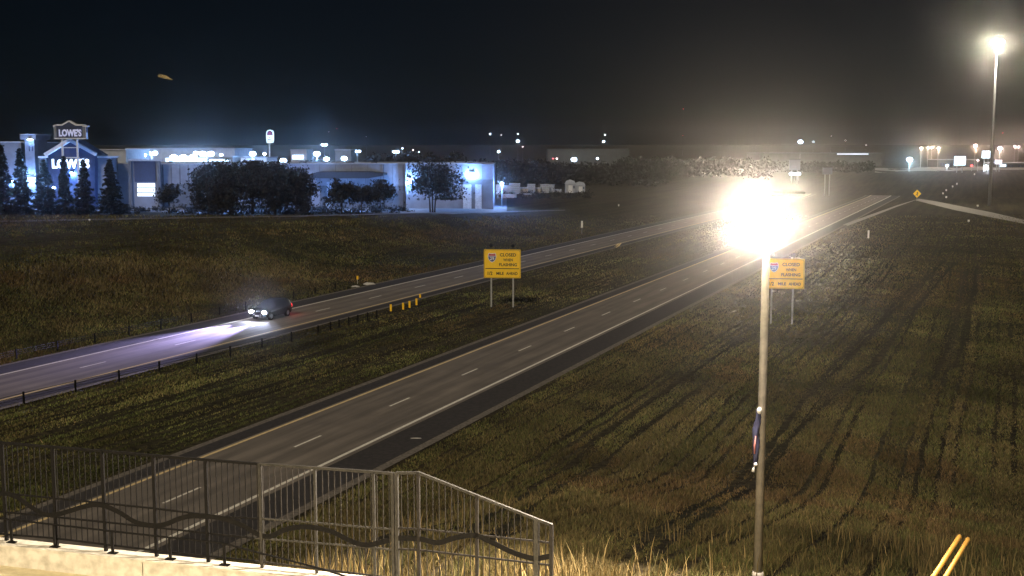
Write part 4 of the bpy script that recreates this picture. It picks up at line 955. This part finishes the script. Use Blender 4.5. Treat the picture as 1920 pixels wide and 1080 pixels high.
for x_, y_, Y_, pw, lb_ in ((416, 338, 272, 20000, 'lot lamp half hidden in the left of the dark tree clump'), (532, 340, 272, 18000, 'lot lamp half hidden in the right of the dark tree clump'), (212, 345, 276, 4000, 'lot lamp behind the broad spruce'),
                         (100, 352, 276, 4000, 'lot lamp between the spruces left of the tall sign'), (24, 340, 278, 5000, 'lot lamp behind the leftmost spruces'), (640, 352, 276, 9000, 'lot lamp behind the low tree before the canopy'), (941, 343, 296, 12000, 'yard lamp among the wrapped stacks beside the store end')):
    area_lamp(x_, y_, Y_, .45, 'lensb', lb_, 'lamps in front of the store', pw, (.20, .40, 1))
g2 = 'scattered lights of the far town'; far_lights = []
for i, (x_, y_, Y_, r_, m_) in enumerate(((755, 278, 900, .5, 'lensb'), (775, 281, 900, .45, 'lenso'), (785, 284.5, 900, .5, 'lensb'), (919, 251, 1500, .9, 'lensb'), (940, 253, 1500, .55, 'lenso'), (935, 284, 900, .9, 'lensb'), (971, 251, 1500, .6, 'lensb'),
        (971, 264, 1200, 1.5, 'lensb'), (980, 275, 1200, .6, 'lenso'), (1134, 253, 1500, .65, 'lensb'), (1131, 265, 1300, 1.1, 'lensb'), (1172, 288.5, 1000, .7, 'lenso'), (1076, 298, 860, 1.8, 'lensb'), (1044, 297, 860, .6, 'lenso'), (1120, 297, 860, .8, 'lensb'),
        (1037, 297, 860, .6, 'lensr'), (1279, 204, 1500, .6, 'lensr'), (1279, 254, 1500, .5, 'lensr'), (633, 241, 1500, .6, 'lensr'), (688, 256, 1500, .45, 'lenso'), (618, 247, 1500, .4, 'lenso'), (1556, 255, 1500, .5, 'lenso'), (1583, 263, 1200, .7, 'lenso'), (1622, 272, 1200, .6, 'lenso'),
        (1523, 265.5, 1200, .7, 'lensb'), (1876, 249, 1500, .7, 'lensr'))):
    far_lights.append((x_, y_, Y_, r_ * 1.2, m_))
ORD = ['leftmost', 'second from left', 'third from left', 'fourth from left', 'fifth from left', 'sixth from left', 'seventh from left', 'eighth from left', 'ninth from left', 'tenth from left', 'eleventh from left']
for m_, nm in (('lensb', 'tiny bluish white'), ('lenso', 'tiny pinkish'), ('lensr', 'tiny red')):
    for k, q_ in enumerate(sorted(q for q in far_lights if q[4] == m_)):
        area_lamp(*q_, ORD[k] + ' of the ' + nm + ' far lights near the dark horizon', g2)
g3 = 'lamps of the far roadside town'
for i, (x_, y_, Y_, r_, m_, pw, cl, lb_) in enumerate(((1499, 265, 760, 1.6, 'lensb', 700, (.7, .85, 1), 'bright star-like lamp above the long warehouse roof line'), (1704, 298, 650, 1.7, 'lensb', 12000, (.5, .8, 1), 'bright bluish lamp at the left end of the lit road'),
        (1725, 277, 800, .8, 'lenso', 9000, (1, .78, .56), 'leftmost of four small lamps on poles above the lit road'), (1738, 276.5, 840, .7, 'lenso', 7000, (1, .78, .56), 'second of four small lamps on poles above the lit road'), (1745, 276, 840, .7, 'lenso', 7000, (1, .78, .56), 'third of four small lamps on poles above the lit road'),
        (1757, 277, 800, .9, 'lenso', 9000, (1, .78, .56), 'rightmost of four small lamps on poles above the lit road'), (1826, 272.5, 800, 1.4, 'lenso', 14000, (1, .70, .5), 'pinkish star-like lamp left of the tall mast'), (1872, 277, 640, 1.3, 'lenso', 12000, (1, .75, .6), 'pale star-like lamp just right of the tall mast'),
        (1900, 274, 800, .8, 'lenso', 6000, (1, .7, .6), 'pinkish lamp near the right edge, the left of two'), (1907, 275, 800, .7, 'lenso', 3000, (1, .7, .6), 'pinkish lamp near the right edge, the right of two'), (1775, 310, 700, .9, 'lensb', 4000, (.7, .8, 1), 'low bluish lamp left of the bright sign boxes'),
        (1848, 311, 640, .9, 'lensb', 4000, (.7, .8, 1), 'low bluish lamp beside the foot of the sign near the mast'), (1821, 310, 660, .8, 'lensr', 0, None, 'small red light below the signs near the mast'), (1832, 300, 660, .6, 'lenso', 0, None, 'small pale light between the two bright sign boxes'))):
    area_lamp(x_, y_, Y_, r_, m_, lb_, g3, pw, cl or (1, 1, 1))
struct(poly_strip(dense([stand(x_, Y_) for x_, Y_ in ((1640, 760), (1760, 800), (1900, 850), (2050, 900))]), dense([stand(x_, Y_) for x_, Y_ in ((1640, 640), (1760, 660), (1900, 690), (2050, 720))]), .25, 'town_road', 'ramp'))
# far woods that read as one dark mass
def woods(name, spans, label):
    C = []
    for x0, x1, yt, Y_ in spans:
        for k in range(int((x1 - x0) / 3.2)):
            px = random.uniform(x0, x1); Yk = Y_ + random.uniform(-25, 25); p = stand(px, Yk); top = at(px, yt + random.uniform(-2, 9), Yk).z; r_ = random.uniform(2.2, 4.5)
            for _ in range(130):
                v = Vector((random.gauss(0, 1), random.gauss(0, 1), random.gauss(0, 1))).normalized() * random.random() ** .4
                C.append((p.x + v.x * r_, Yk + v.y * r_, p.z + (top - p.z) * (.5 + .5 * v.z)))
    o = quads(np.array(C), .85, name, None, LM[1]); o['kind'] = 'stuff'; o['label'] = label; o['category'] = 'woods'
woods('far_woods', [(690, 760, 286, 430), (755, 870, 284, 470), (860, 1030, 296, 420), (940, 1260, 302, 480), (1150, 1440, 294, 560), (560, 625, 300, 430), (1440, 1640, 302, 640)], 'dark mass of far trees behind the store and yard')
# brush below the store trees
def brush(n):
    C = []
    for k in range(n):
        px = random.uniform(-60, 760) if random.random() < .7 else random.uniform(860, 1110); py = random.uniform(390, 402) if px < 760 else random.uniform(364, 374)
        p = gp(px, py); r_ = random.uniform(.3, .9)
        for _ in range(40): C.append((p.x + random.gauss(0, r_), p.y + random.gauss(0, r_), p.z + abs(random.gauss(0, r_ * .8))))
    o = quads(np.array(C), .32, 'roadside_brush', None, LM[1]); o['kind'] = 'stuff'; o['label'] = 'low brush and weeds along the store grounds'; o['category'] = 'brush'
brush(420)

# ------------------------------------------------------------------ haze volume added for the glare around the lamps
hz = MB().box(-3600, 3600, -500, 4200, -4, 95).build('added_haze', None); hz['kind'] = 'stuff'; hz['label'] = 'thin haze added for the glare around the lamps'; hz['category'] = 'added_haze'
hm_ = bpy.data.materials.new('glare_haze'); hm_.use_nodes = True; nt = hm_.node_tree
for n_ in list(nt.nodes):
    if n_.type == 'BSDF_PRINCIPLED': nt.nodes.remove(n_)
pv = nt.nodes.new('ShaderNodeVolumePrincipled'); pv.inputs['Color'].default_value = (.9, .88, .85, 1); pv.inputs['Density'].default_value = 0.00023; pv.inputs['Anisotropy'].default_value = 0.975
nt.links.new(pv.outputs[0], [n_ for n_ in nt.nodes if n_.type == 'OUTPUT_MATERIAL'][0].inputs['Volume'])
hm_.cycles.volume_sampling = 'EQUIANGULAR'; hm_.cycles.homogeneous_volume = True
hz.data.materials.append(hm_)
